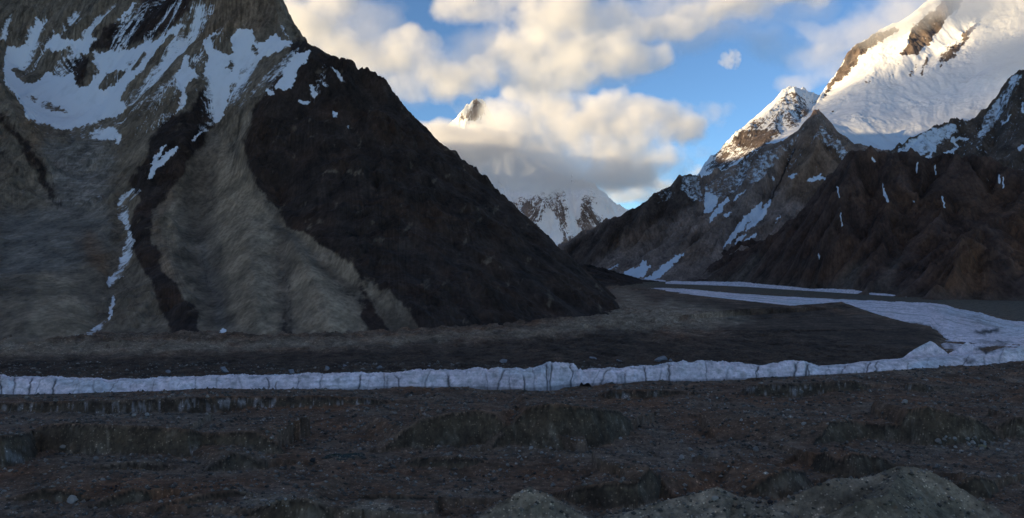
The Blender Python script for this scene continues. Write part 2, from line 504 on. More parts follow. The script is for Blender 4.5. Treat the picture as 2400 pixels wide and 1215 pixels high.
L_SNOW_SHAPES = [
    ('p', [(525, 58), (495, 82), (480, 92), (462, 112), (440, 128), (420, 145), (403, 165), (412, 190), (424, 215), (420, 250), (405, 277), (420, 268), (436, 250), (445, 225), (466, 192), (487, 182), (500, 200), (507, 240), (502, 290), (516, 286), (536, 232), (545, 200), (566, 170), (600, 142), (640, 125), (672, 112), (695, 105), (672, 94), (650, 88), (640, 80), (628, 95), (600, 100), (590, 72), (560, 66), (536, 88), (540, 132), (528, 120), (507, 116), (497, 98)], 1),
    ('p', [(452, 165), (440, 142), (458, 108), (468, 94), (480, 112), (489, 145), (474, 177)], 0),
    ('p', [(500, 112), (512, 80), (528, 58), (538, 95), (546, 125), (520, 120)], 0),
    ('p', [(585, 125), (592, 98), (606, 112), (608, 132)], 0),
    ('p', [(536, 150), (550, 140), (548, 170), (532, 170)], 0),
    ('p', [(430, 205), (470, 175), (500, 195), (505, 235), (480, 235), (470, 215), (445, 240)], 0.46),
    ('p', [(10, 105), (40, 112), (68, 108), (57, 150), (27, 160), (38, 182), (66, 196), (88, 190), (110, 166), (140, 182), (172, 168), (186, 206), (205, 205), (224, 186), (236, 168), (217, 150), (215, 122), (250, 119), (282, 121), (330, 108), (375, 88), (420, 54), (434, 58), (385, 100), (345, 150), (300, 198), (280, 238), (312, 238), (262, 290), (210, 305), (150, 308), (60, 272), (48, 240), (12, 196)], 1),
    ('p', [(228, 200), (250, 170), (300, 165), (262, 205), (232, 212)], 0),
    ('p', [(60, 225), (80, 228), (120, 240), (168, 265), (120, 262), (80, 245)], 0.5),
    ('p', [(285, 165), (330, 120), (350, 130), (310, 170)], 0.48),
    ('p', [(106, 112), (130, 76), (150, 92), (190, 95), (245, 80), (217, 98), (208, 125), (195, 128), (160, 108), (125, 124)], 1),
    ('p', [(80, 35), (95, 52), (110, 66), (90, 84), (84, 60)], 1), ('p', [(278, 50), (310, 8), (322, 2), (300, 35), (285, 55)], 1),
    ('p', [(690, 133), (720, 117), (736, 116), (716, 150), (697, 165), (690, 200), (668, 214), (643, 206), (660, 182), (668, 165)], 0.95),
    ('p', [(660, 130), (700, 108), (690, 132), (640, 168), (615, 178)], 0.5),
    ('l', [(786, 266, 6), (787, 278, 4)]), ('l', [(700, 233, 3), (720, 242, 5)]), ('l', [(729, 205, 3), (733, 222, 6)]),
    ('l', [(776, 160, 3), (800, 188, 5)]), ('l', [(790, 163, 2), (806, 190, 4)]), ('l', [(813, 296, 3), (815, 302, 3)]), ('l', [(755, 190, 3), (770, 205, 3)]),
    ('l', [(630, 212, 5), (640, 220, 4)]),
    ('l', [(324, 448, 7), (300, 460, 15), (284, 480, 15), (292, 508, 15), (302, 540, 7), (304, 562, 11), (296, 600, 14), (280, 640, 13), (255, 664, 11)], 0.62),
    ('l', [(268, 690, 3), (262, 720, 4), (252, 750, 4)], 0.9),
    ('p', [(140, 806), (178, 788), (225, 762), (250, 750), (243, 772), (205, 792), (180, 808), (215, 800), (185, 822), (160, 812)], 0.66),
    ('l', [(480, 304, 4), (452, 330, 4), (446, 336, 2)]), ('l', [(412, 350, 6), (382, 374, 9), (360, 398, 8), (350, 418, 4)]), ('l', [(388, 340, 3), (370, 362, 5), (355, 385, 4)]),
    ('p', [(60, 272), (150, 305), (280, 270), (275, 330), (240, 345), (170, 335), (85, 320)], 0.42),
    ('p', [(205, 318), (240, 295), (285, 310), (280, 340), (250, 330)], 0.8),
    ('p', [(90, 320), (270, 330), (262, 400), (240, 480), (150, 470), (125, 420)], 0.28),
    ('p', [(290, 240), (340, 160), (430, 70), (445, 110), (400, 200), (330, 290)], 0.44), ('p', [(560, 165), (700, 112), (690, 140), (640, 200), (600, 240), (560, 260), (540, 240)], 0.42), ('p', [(0, 90), (60, 60), (130, 70), (110, 110), (20, 110)], 0.40), ('p', [(330, 0), (440, -20), (440, 40), (380, 70), (300, 90)], 0.36), ('p', [(460, 240), (510, 240), (500, 300), (440, 320), (430, 280)], 0.38),
    ('l', [(522, 772, 6), (527, 784, 6)], 1), ('p', [(645, 808), (665, 790), (690, 796), (690, 800), (660, 800)], 1), ('l', [(843, 788, 5), (858, 792, 4)], 0.9),
    ('l', [(667, 590, 2), (663, 640, 2), (668, 665, 2)], 0.7), ('l', [(480, 610, 2), (478, 650, 2)], 0.5),
    ('p', [(640, -5), (652, 45), (690, 100), (700, 112), (680, 96), (655, 62)], 0.75),
]
L_SNOW = chart(L_SNOW_SHAPES, 1)
L_DARK = chart([
    ('p', [(700, 92), (735, 95), (1000, 160), (1600, 700), (1500, 800), (1300, 810), (1000, 790), (955, 722), (870, 652), (770, 582), (680, 522), (605, 440), (570, 340), (603, 240), (635, 195), (675, 135)], 1),
    ('p', [(505, 212), (482, 198), (450, 258), (405, 266), (380, 300), (330, 390), (296, 420), (325, 470), (302, 560), (330, 612), (370, 700), (405, 800), (476, 800), (462, 740), (420, 690), (380, 630), (352, 560), (360, 480), (400, 440), (430, 400), (470, 340), (500, 295), (508, 250)], 1),
    ('p', [(330, -80), (325, 40), (212, 84), (196, 112), (270, 122), (350, 95), (445, 40), (460, -80)], 0.9),
    ('p', [(160, 128), (215, 132), (203, 175), (196, 208), (180, 202), (180, 170), (150, 165)], 0.9),
    ('p', [(855, 705), (872, 712), (912, 782), (918, 797), (868, 798), (848, 748)], 1), ('p', [(662, 730), (675, 745), (692, 797), (670, 797)], 0.8),
    ('l', [(860, 480, 4), (862, 560, 5), (850, 640, 4), (858, 700, 7)], 1),
    ('l', [(664, 590, 2), (668, 660, 4), (672, 740, 6)], 0.8), ('l', [(465, 545, 2), (480, 640, 4), (500, 690, 3)], 0.7),
    ('l', [(0, 270, 8), (60, 340, 12), (110, 420, 10), (140, 490, 6)], 0.75), ('l', [(-20, 340, 10), (60, 420, 8)], 0.5),
    ('l', [(700, 590, 2), (790, 670, 4), (850, 715, 6)], 0.6),
], 4)
L_SMOOTH = chart([
    ('p', [(500, 300), (590, 420), (680, 530), (770, 600), (870, 680), (1000, 785), (480, 790), (440, 600), (400, 480), (440, 400)], 1),
    ('p', [(0, 480), (240, 490), (240, 800), (0, 800)], 0.8), ('p', [(700, 250), (900, 300), (1480, 760), (1000, 790), (640, 450), (590, 340)], 0.1)], 6)
L_PALE = chart([
    ('p', [(520, 330), (590, 440), (640, 520), (655, 780), (560, 790), (520, 600), (500, 450)], 1), ('p', [(690, 590), (830, 690), (860, 790), (700, 790), (680, 680)], 1),
    ('p', [(100, 640), (160, 650), (230, 760), (140, 800), (60, 780)], 0.8), ('l', [(600, 420, 6), (680, 510, 10), (760, 580, 16), (840, 650, 12), (900, 710, 10)], 0.9),
    ('l', [(700, 560, 6), (800, 640, 8), (860, 690, 10)], 1), ('l', [(430, 420, 8), (400, 520, 10), (400, 640, 10)], 0.6)], 3)
L_BLUE = chart([('p', [(0, 500), (130, 490), (250, 500), (270, 560), (180, 625), (0, 650)], 1), ('p', [(95, 330), (270, 330), (250, 500), (140, 490)], 1), ('l', [(468, 560, 8), (490, 660, 10), (520, 760, 14)], 0.8), ('p', [(0, 810), (420, 800), (420, 840), (0, 840)], 0.6)], 5)
L_WARM = chart([('p', [(185, 560), (222, 540), (262, 640), (240, 655), (200, 600)], 1), ('l', [(60, 230, 20), (90, 330, 20)], 0.6), ('p', [(470, 100), (480, -60), (640, -60), (650, 60), (560, 80)], 0.45), ('l', [(420, 380, 14), (370, 520, 14), (400, 660, 20)], 0.45)], 6)

W = mountain("mountain", -300, 1560, 1100, 5300, 1150, 1150, LM, 190, 20, 15, 11, N=(512, 512), sm=3, crag=left_crag, octv=3)
PX, PY = W['PX'], W['PY']
col = np.broadcast_to(np.array((0.150, 0.126, 0.100), f32), PX.shape + (3,)).copy()
col = mixc(col, (0.25, 0.208, 0.158), look(L_PALE, PX, PY, 14, 40))
col = mixc(col, (0.150, 0.145, 0.135), look(L_BLUE, PX, PY, 16, 40) * 0.8)
col = mixc(col, (0.19, 0.115, 0.07), look(L_WARM, PX, PY, 14, 40) * 0.7)
str_ = fbm(W['X'] / 18, W['Z'] / 120, 4, 77)
smo = look(L_SMOOTH, PX, PY)
col *= (1 + 0.30 * (1 - smo) * np.clip(str_, -1, 1) + (0.28 - 0.16 * smo) * np.clip(fbm(W['X'] / 32, W['Y'] / 120, 6, 76, 0.64), -1, 1) + 0.10 * W['r2'] * (1 - smo))[..., None]
st = np.clip(W['streak'], -1, 1)
smo = look(L_SMOOTH, PX, PY)
col *= (1 + 0.35 * st * (1 - smo))[..., None]
mo = fbm(W['X'] / 15 + 3 + 0.5 * fbm(W['X'] / 30, W['Y'] / 60, 3, 60), W['Y'] / 110, 6, 72, 0.66); lo_f = fbm(W['X'] / 140, W['Y'] / 140, 3, 73)
col *= (1 + smo * (0.26 * np.clip(mo, -0.7, 0.9) + 0.35 * lo_f))[..., None]
thin = np.abs(fbm(W['X'] / 55 + 0.25 * fbm(W['X'] / 20, W['Y'] / 20, 3, 66), W['Y'] / 420, 3, 67)); col *= (1 - smo * 0.35 * sstep(0.03, 0.0, thin) * sstep(0, 0.3, fbm(W['X'] / 90, W['Y'] / 90, 2, 65)))[..., None]
stee = sstep(0.9, 1.6, np.hypot(W['gx'], W['gy']))
col *= (1 + stee * 0.75 * np.clip(fbm(W['X'] / 13 + W['Z'] / 90, W['Z'] / 150, 5, 64, 0.6), -0.9, 0.9))[..., None]
icf = look(chart([('p', [(95, 325), (275, 330), (262, 410), (240, 490), (150, 490), (125, 430)], 1)], 5), PX, PY, 14, 40)
bands = fbm(W['X'] / 70 + 2, W['Z'] / 9 + 0.4 * fbm(W['X'] / 40, W['Z'] / 40, 3, 63), 4, 62, 0.6)
col = mixc(col, (0.26, 0.25, 0.24), icf * sstep(-0.15, 0.5, bands) * 0.85)
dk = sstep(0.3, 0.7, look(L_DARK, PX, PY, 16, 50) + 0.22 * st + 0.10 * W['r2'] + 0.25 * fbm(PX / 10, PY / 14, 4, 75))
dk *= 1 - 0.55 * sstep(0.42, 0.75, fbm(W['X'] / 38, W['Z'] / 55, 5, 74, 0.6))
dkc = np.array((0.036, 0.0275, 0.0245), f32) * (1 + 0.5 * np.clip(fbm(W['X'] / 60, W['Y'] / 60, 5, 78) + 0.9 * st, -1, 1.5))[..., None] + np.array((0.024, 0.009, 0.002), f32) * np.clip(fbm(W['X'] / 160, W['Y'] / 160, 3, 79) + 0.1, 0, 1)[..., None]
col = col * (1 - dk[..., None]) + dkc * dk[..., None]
PXw = PX + fbm(PX / 7, PY / 7, 3, 70) * 5; PYw = PY + fbm(PX / 7 + 9, PY / 7, 3, 71) * 5
sn = look(L_SNOW, PXw, PYw, 8, 24, 8)
dust = look(chart([('p', [(0, 60), (440, -20), (640, 90), (700, 105), (650, 220), (560, 260), (500, 310), (420, 300), (300, 330), (60, 320)], 1), ('p', [(640, 100), (760, 110), (830, 190), (700, 260), (600, 240)], 0.6)], 8), PX, PY)
sn = np.maximum(sn, dust * (0.19 + 0.42 * st + 0.14 * W['r2'] - 0.10 * W['g']))
sl_ = np.hypot(W['gx'], W['gy'])
hi = sstep(560, 1000, W['Z'])
sn = sn * 0.95 - 0.13 * W['g'] * (sn > 0.02) - 0.05 * W['r2'] * (sn > 0.02) + 0.16 * hi * (0.5 - W['g']) * (1 - dk * 0.4) - 0.02
M_left = terrain_mat("layered rock", unit=4.5, bump=2.6, snow_amt=0.9, edge=0.12, snow_col=(0.86, 0.86, 0.88))
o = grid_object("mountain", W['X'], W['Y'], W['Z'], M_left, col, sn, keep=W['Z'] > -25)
tag(o, "steep massif with a black scree pyramid, tan gullied spurs and a granite tower above a snowy cirque", "mountain", kind="structure")

# ------------------------------------------------------------------ dark fluted foothill on the right
FH = [
    PL((1640, 655, 5300), (1720, 615, 5150), (1800, 572, 5000), (1870, 515, 4850), (1920, 450, 4700), (1955, 410, 4620), (1990, 362, 4500), (2030, 353, 4480), (2070, 352, 4480), (2110, 362, 4430), (2150, 366, 4380), (2200, 370, 4300), (2250, 371, 4250), (2300, 385, 4150), (2350, 396, 4100), (2400, 401, 4000), (2550, 420, 3900), (2750, 430, 3850)),
    ZL(-5, (1560, 5700), (1640, 5380), (1750, 4670), (1850, 4125), (2000, 3510), (2120, 3193), (2250, 2990), (2400, 2870), (2750, 2700)),
    ZL(-60, (1500, 5700), (1600, 5000), (1700, 4200), (2000, 3100), (2400, 2600), (2750, 2500)), ZL(-60, (1500, 5700), (1500, 2500), (2400, 2500)),
    [(1560, 5800, 0), (1800, 5800, 300), (2100, 5800, 450), (2750, 5800, 450)],
    PL((2000, 356, 4500), (1975, 440, 4330), (1960, 520, 4080), (1930, 600, 3880), (1910, 665, 3830)),
    PL((2110, 362, 4430), (2090, 450, 4150), (2075, 540, 3850), (2050, 620, 3600), (2030, 680, 3400)),
    PL((2055, 360, 4490), (2050, 450, 4330), (2040, 540, 4020), (2010, 640, 3680)),
    PL((2250, 372, 4250), (2220, 460, 3950), (2190, 560, 3600), (2150, 640, 3350)),
    PL((2180, 380, 4340), (2160, 470, 4130), (2130, 570, 3740), (2100, 660, 3350)),
    PL((2420, 480, 3750), (2350, 520, 3500), (2290, 556, 3350), (2230, 635, 3080), (2180, 690, 2990)),
    PL((2290, 556, 3350), (2310, 620, 3120), (2330, 690, 2930)),
    PL((2340, 420, 4080), (2300, 500, 3800), (2260, 540, 3640), (2210, 600, 3400)),
    PL((2500, 460, 3800), (2440, 560, 3300), (2400, 680, 2900)),
]


def fh_crag(PX, X, Y, z):
    return ((0.3 + 0.7 * sstep(0, 220, z))).astype(f32)


W = mountain("mountain", 1500, 2750, 2500, 5800, 950, 800, FH, 210, 32, 18, 23, crag=fh_crag)
PX, PY = W['PX'], W['PY']
col = np.broadcast_to(np.array((0.074, 0.050, 0.043), f32), PX.shape + (3,)).copy()
br = chart([('p', [(2290, 550), (2340, 690), (2200, 700), (2180, 660)], 1), ('p', [(2350, 520), (2460, 470), (2460, 680), (2380, 640)], 0.8), ('p', [(1960, 610), (2010, 600), (1990, 650), (1940, 650)], 0.8), ('p', [(2250, 440), (2400, 430), (2400, 500), (2260, 520)], 0.4)], 8)
fan_ = chart([('p', [(1780, 590), (1790, 600), (1740, 660), (1700, 662)], 1), ('p', [(2010, 610), (2030, 620), (1990, 690), (1930, 690)], 0.8), ('l', [(2110, 590, 5), (2060, 690, 20)], 0.7), ('p', [(1660, 650), (2400, 700), (2400, 712), (1640, 668)], 0.6)], 4)
col = mixc(col, (0.10, 0.058, 0.040), sstep(0.0, 0.5, fbm(W['X'] / 260, W['Z'] / 260, 4, 84)) * 0.8)
col = mixc(col, (0.125, 0.072, 0.048), look(br, PX, PY, 16, 50))
col = mixc(col, (0.12, 0.105, 0.092), look(fan_, PX, PY, 10, 40) * 0.8)
col *= (1 + 0.4 * np.clip(fbm(W['X'] / 70, W['Z'] / 200, 5, 81), -1, 1) + 0.25 * W['g'] + 0.35 * np.clip(W['streak'], -1, 1))[..., None]  # gullies darkened and ribs lightened in the colour, shading the relief
s_ = chart([('l', [(2068, 430, 1), (2074, 455, 3), (2082, 472, 4)]), ('l', [(1962, 437, 2), (1967, 465, 2)]), ('l', [(1970, 500, 1.5), (1974, 530, 2)]), ('l', [(2190, 385, 2), (2193, 410, 2)]), ('l', [(2206, 460, 2), (2216, 488, 2)]), ('l', [(2340, 410, 2), (2343, 430, 2.5)]), ('l', [(2352, 415, 2), (2350, 440, 2.5)]), ('l', [(2310, 415, 1), (2330, 445, 1)]), ('l', [(2140, 470, 2), (2144, 478, 1)]), ('l', [(1918, 594, 2), (1920, 605, 2)]), ('l', [(2046, 372, 4), (2052, 380, 3)]), ('l', [(2150, 380, 2), (2148, 410, 1.5)])], 0)
sn = look(s_, PX, PY, 4, 12) * 0.8
M_dark = terrain_mat("dark fluted rock", unit=6.0, bump=3.0, snow_amt=0.5, var=(0.6, 1.4))
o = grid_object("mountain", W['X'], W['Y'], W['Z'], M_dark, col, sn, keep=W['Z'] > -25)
tag(o, "dark brown fluted foothill with thin snow runnels above the right edge of the valley floor", "mountain", kind="structure")

# ------------------------------------------------------------------ brown mountain with snow streaks
BM = [
    PL((1270, 625, 7700), (1310, 592, 7600), (1330, 576, 7500), (1390, 545, 7300), (1450, 505, 7200), (1500, 476, 7150), (1540, 449, 7100), (1560, 440, 7080), (1580, 426, 7050), (1612, 411, 7000), (1622, 405, 6980), (1632, 425, 7000), (1645, 435, 7020), (1700, 398, 6950), (1760, 362, 6900), (1830, 336, 6850), (1870, 300, 6800), (1900, 273, 6780), (1915, 262, 6750), (1935, 285, 6700), (1960, 310, 6650), (1990, 345, 6500), (2020, 365, 6400), (2080, 372, 6400), (2250, 372, 6400)),
    ZL(-5, (1200, 7300), (1330, 7150), (1400, 6400), (1500, 5900), (1600, 5500), (1700, 5100), (1800, 4900), (2250, 4700)),
    ZL(-60, (1200, 6400), (1330, 6300), (1500, 5500), (1700, 4800), (2250, 4500)),
    [(1200, 8600, 0), (1400, 8600, 100), (1700, 8600, 400), (2250, 8600, 500)],
    PL((1915, 262, 6750), (1920, 350, 6450), (1890, 440, 6200), (1850, 520, 5950), (1800, 590, 5600)),
    PL((1830, 336, 6850), (1780, 430, 6550), (1740, 500, 6300), (1690, 570, 5950), (1640, 640, 5550)),
    PL((1860, 350, 6760), (1830, 420, 6600), (1800, 480, 6420), (1740, 560, 6070), (1690, 625, 5700)),
    PL((1645, 440, 7010), (1640, 480, 6850), (1600, 540, 6600), (1545, 600, 6250), (1500, 645, 5950)),
    PL((1580, 430, 7050), (1570, 480, 7000), (1520, 550, 6850), (1450, 610, 6600), (1420, 645, 6300)),
    PL((1700, 400, 6950), (1680, 470, 6750), (1640, 540, 6480), (1590, 600, 6150), (1560, 650, 5700)),
    PL((1450, 510, 7200), (1420, 560, 7100), (1380, 610, 6900)),
]


def bm_crag(PX, X, Y, z):
    return (0.35 + 0.65 * sstep(0, 400, z)).astype(f32)


W = mountain("mountain", 1200, 2250, 4500, 8600, 950, 850, BM, 330, 46, 26, 37, crag=bm_crag)
PX, PY = W['PX'], W['PY']
col = np.broadcast_to(np.array((0.215, 0.165, 0.145), f32), PX.shape + (3,)).copy()
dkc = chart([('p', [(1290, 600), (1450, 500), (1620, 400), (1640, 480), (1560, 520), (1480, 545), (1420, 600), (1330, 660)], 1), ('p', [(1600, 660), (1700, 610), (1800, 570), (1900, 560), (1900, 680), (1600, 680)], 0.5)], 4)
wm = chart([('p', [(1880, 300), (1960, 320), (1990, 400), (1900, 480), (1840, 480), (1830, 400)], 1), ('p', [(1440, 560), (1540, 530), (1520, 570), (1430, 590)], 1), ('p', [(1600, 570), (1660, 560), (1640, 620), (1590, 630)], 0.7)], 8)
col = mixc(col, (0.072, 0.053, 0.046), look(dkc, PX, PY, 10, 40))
col = mixc(col, (0.17, 0.105, 0.07), look(wm, PX, PY, 14, 50) * 0.8)
col *= (1 + 0.4 * np.clip(fbm(W['X'] / 120, W['Z'] / 120, 5, 83), -1, 1) + 0.32 * W['g'] + 0.35 * np.clip(W['streak'], -1, 1))[..., None]  # creases between the ribs get painted shade from the gully field
S_BM = chart([
    ('p', [(1650, 452), (1690, 450), (1680, 478), (1664, 500), (1652, 498)], 1), ('l', [(1705, 468, 4), (1690, 485, 7), (1668, 512, 5), (1663, 522, 2)]),
    ('l', [(1785, 478, 3), (1772, 492, 8), (1750, 515, 8), (1725, 545, 6), (1705, 570, 4), (1697, 583, 2)]), ('l', [(1806, 470, 3), (1790, 498, 8), (1765, 525, 6), (1750, 538, 4)]),
    ('l', [(1745, 550, 4), (1725, 572, 4)]), ('l', [(1772, 548, 4), (1748, 566, 4)]), ('l', [(1748, 445, 2), (1720, 470, 3)]), ('l', [(1755, 395, 3), (1735, 425, 5), (1720, 450, 3)]), ('l', [(1725, 395, 3), (1700, 420, 5), (1680, 440, 4)]),
    ('l', [(1812, 385, 3), (1782, 405, 3)]), ('l', [(1830, 510, 3), (1818, 520, 2)]), ('l', [(1830, 510, 2), (1826, 500, 2)]), ('l', [(1715, 500, 3), (1696, 508, 3)]), ('l', [(1895, 480, 3), (1915, 476, 3)]),
    ('l', [(1895, 425, 5), (1925, 415, 6), (1935, 420, 3)], 0.75), ('l', [(1855, 415, 5), (1870, 405, 4)], 0.8), ('l', [(1810, 415, 4), (1815, 420, 3)]),
    ('p', [(1440, 652), (1500, 620), (1522, 606), (1510, 622), (1528, 622), (1510, 648), (1490, 655)], 1), ('l', [(1604, 592, 2), (1580, 610, 7), (1560, 628, 9), (1535, 648, 7), (1512, 656, 4)]), ('l', [(1450, 622, 2), (1400, 645, 3)]), ('p', [(1365, 646), (1440, 652), (1490, 657), (1365, 654)], 1),
    ('p', [(1915, 262), (1880, 310), (1840, 360), (1790, 420), (1760, 440), (1740, 400), (1800, 350), (1850, 330), (1890, 290)], 0.47), ('p', [(1925, 290), (1990, 350), (2010, 380), (1990, 400), (1950, 350), (1900, 320)], 0.45),
    ('p', [(1600, 410), (1640, 405), (1650, 480), (1620, 470), (1590, 440)], 0.47), ('p', [(1640, 440), (1740, 380), (1790, 360), (1740, 440), (1690, 470)], 0.42), ('l', [(2005, 372, 4), (1985, 382, 5), (1975, 388, 3)], 0.9), ('p', [(1530, 455), (1580, 430), (1590, 460), (1540, 480)], 0.38)], 1)
hi = sstep(250, 1100, W['Z'])
sn = np.maximum(look(S_BM, PX + 3 * fbm(PX / 5, PY / 5, 3, 61), PY + 3 * fbm(PX / 5, PY / 5, 3, 62), 6, 14), hi * (0.22 + 0.42 * np.clip(W['streak'], -1, 1) - 0.12 * W['g'])) - 0.05 * W['g']
dkl = chart([('l', [(1862, 350, 1.5), (1842, 395, 2), (1835, 410, 2), (1815, 450, 1.5), (1800, 480, 1.5)], 1)], 0)
col = mixc(col, (0.02, 0.018, 0.02), look(dkl, PX, PY, 4, 20))
M_brown = terrain_mat("brown rock with snow streaks", unit=7.0, bump=4.5, snow_amt=0.85, edge=0.10, var=(0.6, 1.4))
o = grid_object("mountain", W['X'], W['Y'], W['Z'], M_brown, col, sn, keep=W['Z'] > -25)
tag(o, "brown rocky mountainside with diagonal snow streaks rising to a dark triangular crag", "mountain", kind="structure")

# ------------------------------------------------------------------ big snow mountain with a sunlit side summit
BP = [
    PL((1560, 470, 8000), (1600, 442, 8000), (1640, 406, 8050), (1665, 378, 8100), (1690, 352, 8150), (1715, 325, 8220), (1740, 298, 8300), (1765, 278, 8380), (1790, 255, 8450), (1820, 232, 8500), (1848, 210, 8550), (1872, 206, 8550), (1895, 214, 8580), (1908, 222, 8650), (1918, 236, 8700), (1930, 220, 8900), (1960, 172, 9100), (1985, 130, 9250), (2010, 108, 9330), (2050, 78, 9500), (2100, 55, 9650), (2140, 30, 9750), (2200, -26, 9900), (2280, -100, 10150), (2400, -170, 10400), (2900, -260, 10400)),
    PL((1810, 342, 7250), (1830, 337, 7180), (1900, 295, 7250), (1940, 285, 7200), (1990, 333, 7000), (2060, 357, 6850), (2120, 352, 6850), (2200, 320, 6950), (2300, 275, 7150), (2400, 165, 7500), (2900, 100, 7500)),
    PL((1918, 240, 8680), (1880, 285, 8000), (1830, 332, 7300)),
    PL((1935, 235, 8500), (2000, 200, 8400), (2100, 195, 8400), (2200, 120, 8900), (2300, 60, 9300)),
    PL((1990, 140, 9200), (1960, 200, 8900), (1930, 250, 8300)),
    PL((2180, 10, 9700), (2140, 90, 9100), (2120, 140, 8700), (2105, 200, 8350)),
    PL((2080, 85, 9350), (2040, 150, 8900), (2010, 220, 8250)),
    PL((2000, 260, 7700), (2080, 270, 7550), (2180, 230, 7900), (2300, 170, 8200)),
    PL((1640, 440, 7650), (1700, 402, 7450), (1760, 364, 7350), (1810, 342, 7250)),
    PL((1848, 210, 8550), (1840, 260, 8150), (1800, 330, 7550), (1770, 352, 7400)),
    PL((1740, 298, 8300), (1740, 340, 7900), (1720, 385, 7500)),
    [(1560, 6300, 0), (1900, 6300, 0), (2900, 6300, 0)],
    [(1560, 8000, 690), (1565, 6300, 0)], [(1560, 8100, 600), (1660, 8500, 700), (1740, 8800, 900), (1850, 9300, 1200), (1930, 10000, 1500), (2100, 10600, 2000)], [(1560, 8100, 600), (1560, 11600, 300)],
    [(1560, 11600, 300), (1900, 11600, 900), (2900, 11600, 2500)],
]
BP_ROCK = chart([
    ('p', [(1925, 228), (1960, 168), (1985, 125), (2010, 100), (2060, 75), (2100, 60), (2110, 75), (2070, 95), (2030, 120), (2010, 145), (1990, 170), (1960, 195), (1930, 235), (1915, 245)], 0.85),
    ('p', [(2110, 130), (2140, 60), (2200, 10), (2260, -40), (2260, 10), (2210, 60), (2180, 105), (2150, 125), (2120, 138)], 0.85),
    ('p', [(2250, 100), (2210, 120), (2200, 150), (2175, 182), (2195, 165), (2230, 140), (2290, 70), (2300, 40), (2260, 70)], 0.7), ('l', [(2150, 140, 3), (2135, 180, 5)], 0.9), ('l', [(2175, 130, 4), (2160, 175, 6)], 0.85), ('l', [(2100, 150, 4), (2120, 148, 4)], 0.8), ('l', [(2085, 185, 4), (2100, 170, 5)], 0.8),
    ('l', [(2030, 190, 4), (2040, 196, 4)], 0.9), ('l', [(1983, 226, 3), (1955, 262, 4)], 0.62), ('l', [(1955, 258, 4), (1950, 262, 4)], 1), ('l', [(1990, 280, 2), (2003, 283, 2)], 0.9), ('l', [(2130, 250, 2), (2142, 244, 2)], 0.9), ('l', [(2150, 200, 2), (2180, 170, 3)], 0.7),
    ('p', [(1640, 400), (1700, 335), (1760, 285), (1800, 262), (1860, 240), (1920, 240), (1880, 290), (1830, 320), (1780, 350), (1720, 390), (1650, 430)], 0.55),
    ('p', [(1800, 258), (1850, 212), (1905, 220), (1920, 245), (1870, 250), (1830, 265)], 0.52), ('p', [(1720, 330), (1760, 300), (1820, 310), (1800, 340), (1740, 350)], 0.75),
    ('p', [(1660, 395), (1690, 360), (1730, 370), (1700, 400)], 0.6), ('p', [(1640, 410), (1690, 400), (1670, 430), (1640, 440)], 0.1), ('p', [(2105, 350), (2180, 310), (2240, 285), (2280, 290), (2260, 380), (2110, 380)], 0.65)], 2)


def bp_crag(PX, X, Y, z):
    PY = CY - (z - HC) / Y * F
    return (0.32 + 0.9 * np.clip(look(BP_ROCK, PX, PY), 0, 1)).astype(f32)


W = mountain("mountain", 1560, 2900, 6300, 11600, 950, 900, BP, 380, 46, 24, 51, crag=bp_crag)
PX, PY = W['PX'], W['PY']
rk = look(BP_ROCK, PX, PY, 10, 24)
ph_ = fbm(W['X'] / 90, W['Z'] / 40, 5, 91)
sn = 1.05 - rk * 0.9 - rk * (0.4 * np.clip(W['streak'], -1, 1) + 0.15 * W['r2']) - 0.10 * W['g'] * (rk > 0.1) + 0.08 * ph_
sn = np.where(rk < 0.05, 1.2, sn)
col = np.broadcast_to(np.array((0.115, 0.105, 0.105), f32), PX.shape + (3,)).copy()
M_snow = terrain_mat("snow and grey rock", unit=8.0, bump=4.0, snow_amt=1.1, snow_col=(0.84, 0.86, 0.88))
o = grid_object("mountain", W['X'], W['Y'], W['Z'], M_snow, col, sn)
tag(o, "huge snow mountain whose pale side summit catches golden sunlight, upper right under drifting cloud", "mountain", kind="structure")

# ------------------------------------------------------------------ rocky buttress under the snow field
RB = [
    PL((2050, 385, 6100), (2080, 367, 6200), (2130, 330, 6350), (2180, 305, 6400), (2230, 290, 6450), (2270, 292, 6450), (2310, 268, 6500), (2335, 232, 6500), (2360, 192, 6500), (2385, 172, 6450), (2420, 160, 6450), (2900, 110, 6450)),
    [(2000, 6000, 500), (2050, 5400, 450), (2400, 5200, 420), (2900, 5000, 400)], [(2000, 7600, 450), (2200, 7600, 750), (2900, 7600, 900)], [(2000, 5200, 380), (2000, 7600, 450)],
    PL((2310, 268, 6500), (2300, 330, 6200), (2280, 390, 5900)), PL((2270, 300, 6480), (2250, 350, 6330), (2230, 390, 6050)), PL((2385, 172, 6450), (2370, 280, 6050), (2350, 390, 5700)), PL((2340, 260, 6480), (2335, 330, 6250), (2325, 390, 6000)),
]
W = mountain("mountain", 2000, 2900, 5200, 7600, 650, 560, RB, 260, 30, 20, 61)
PX, PY = W['PX'], W['PY']
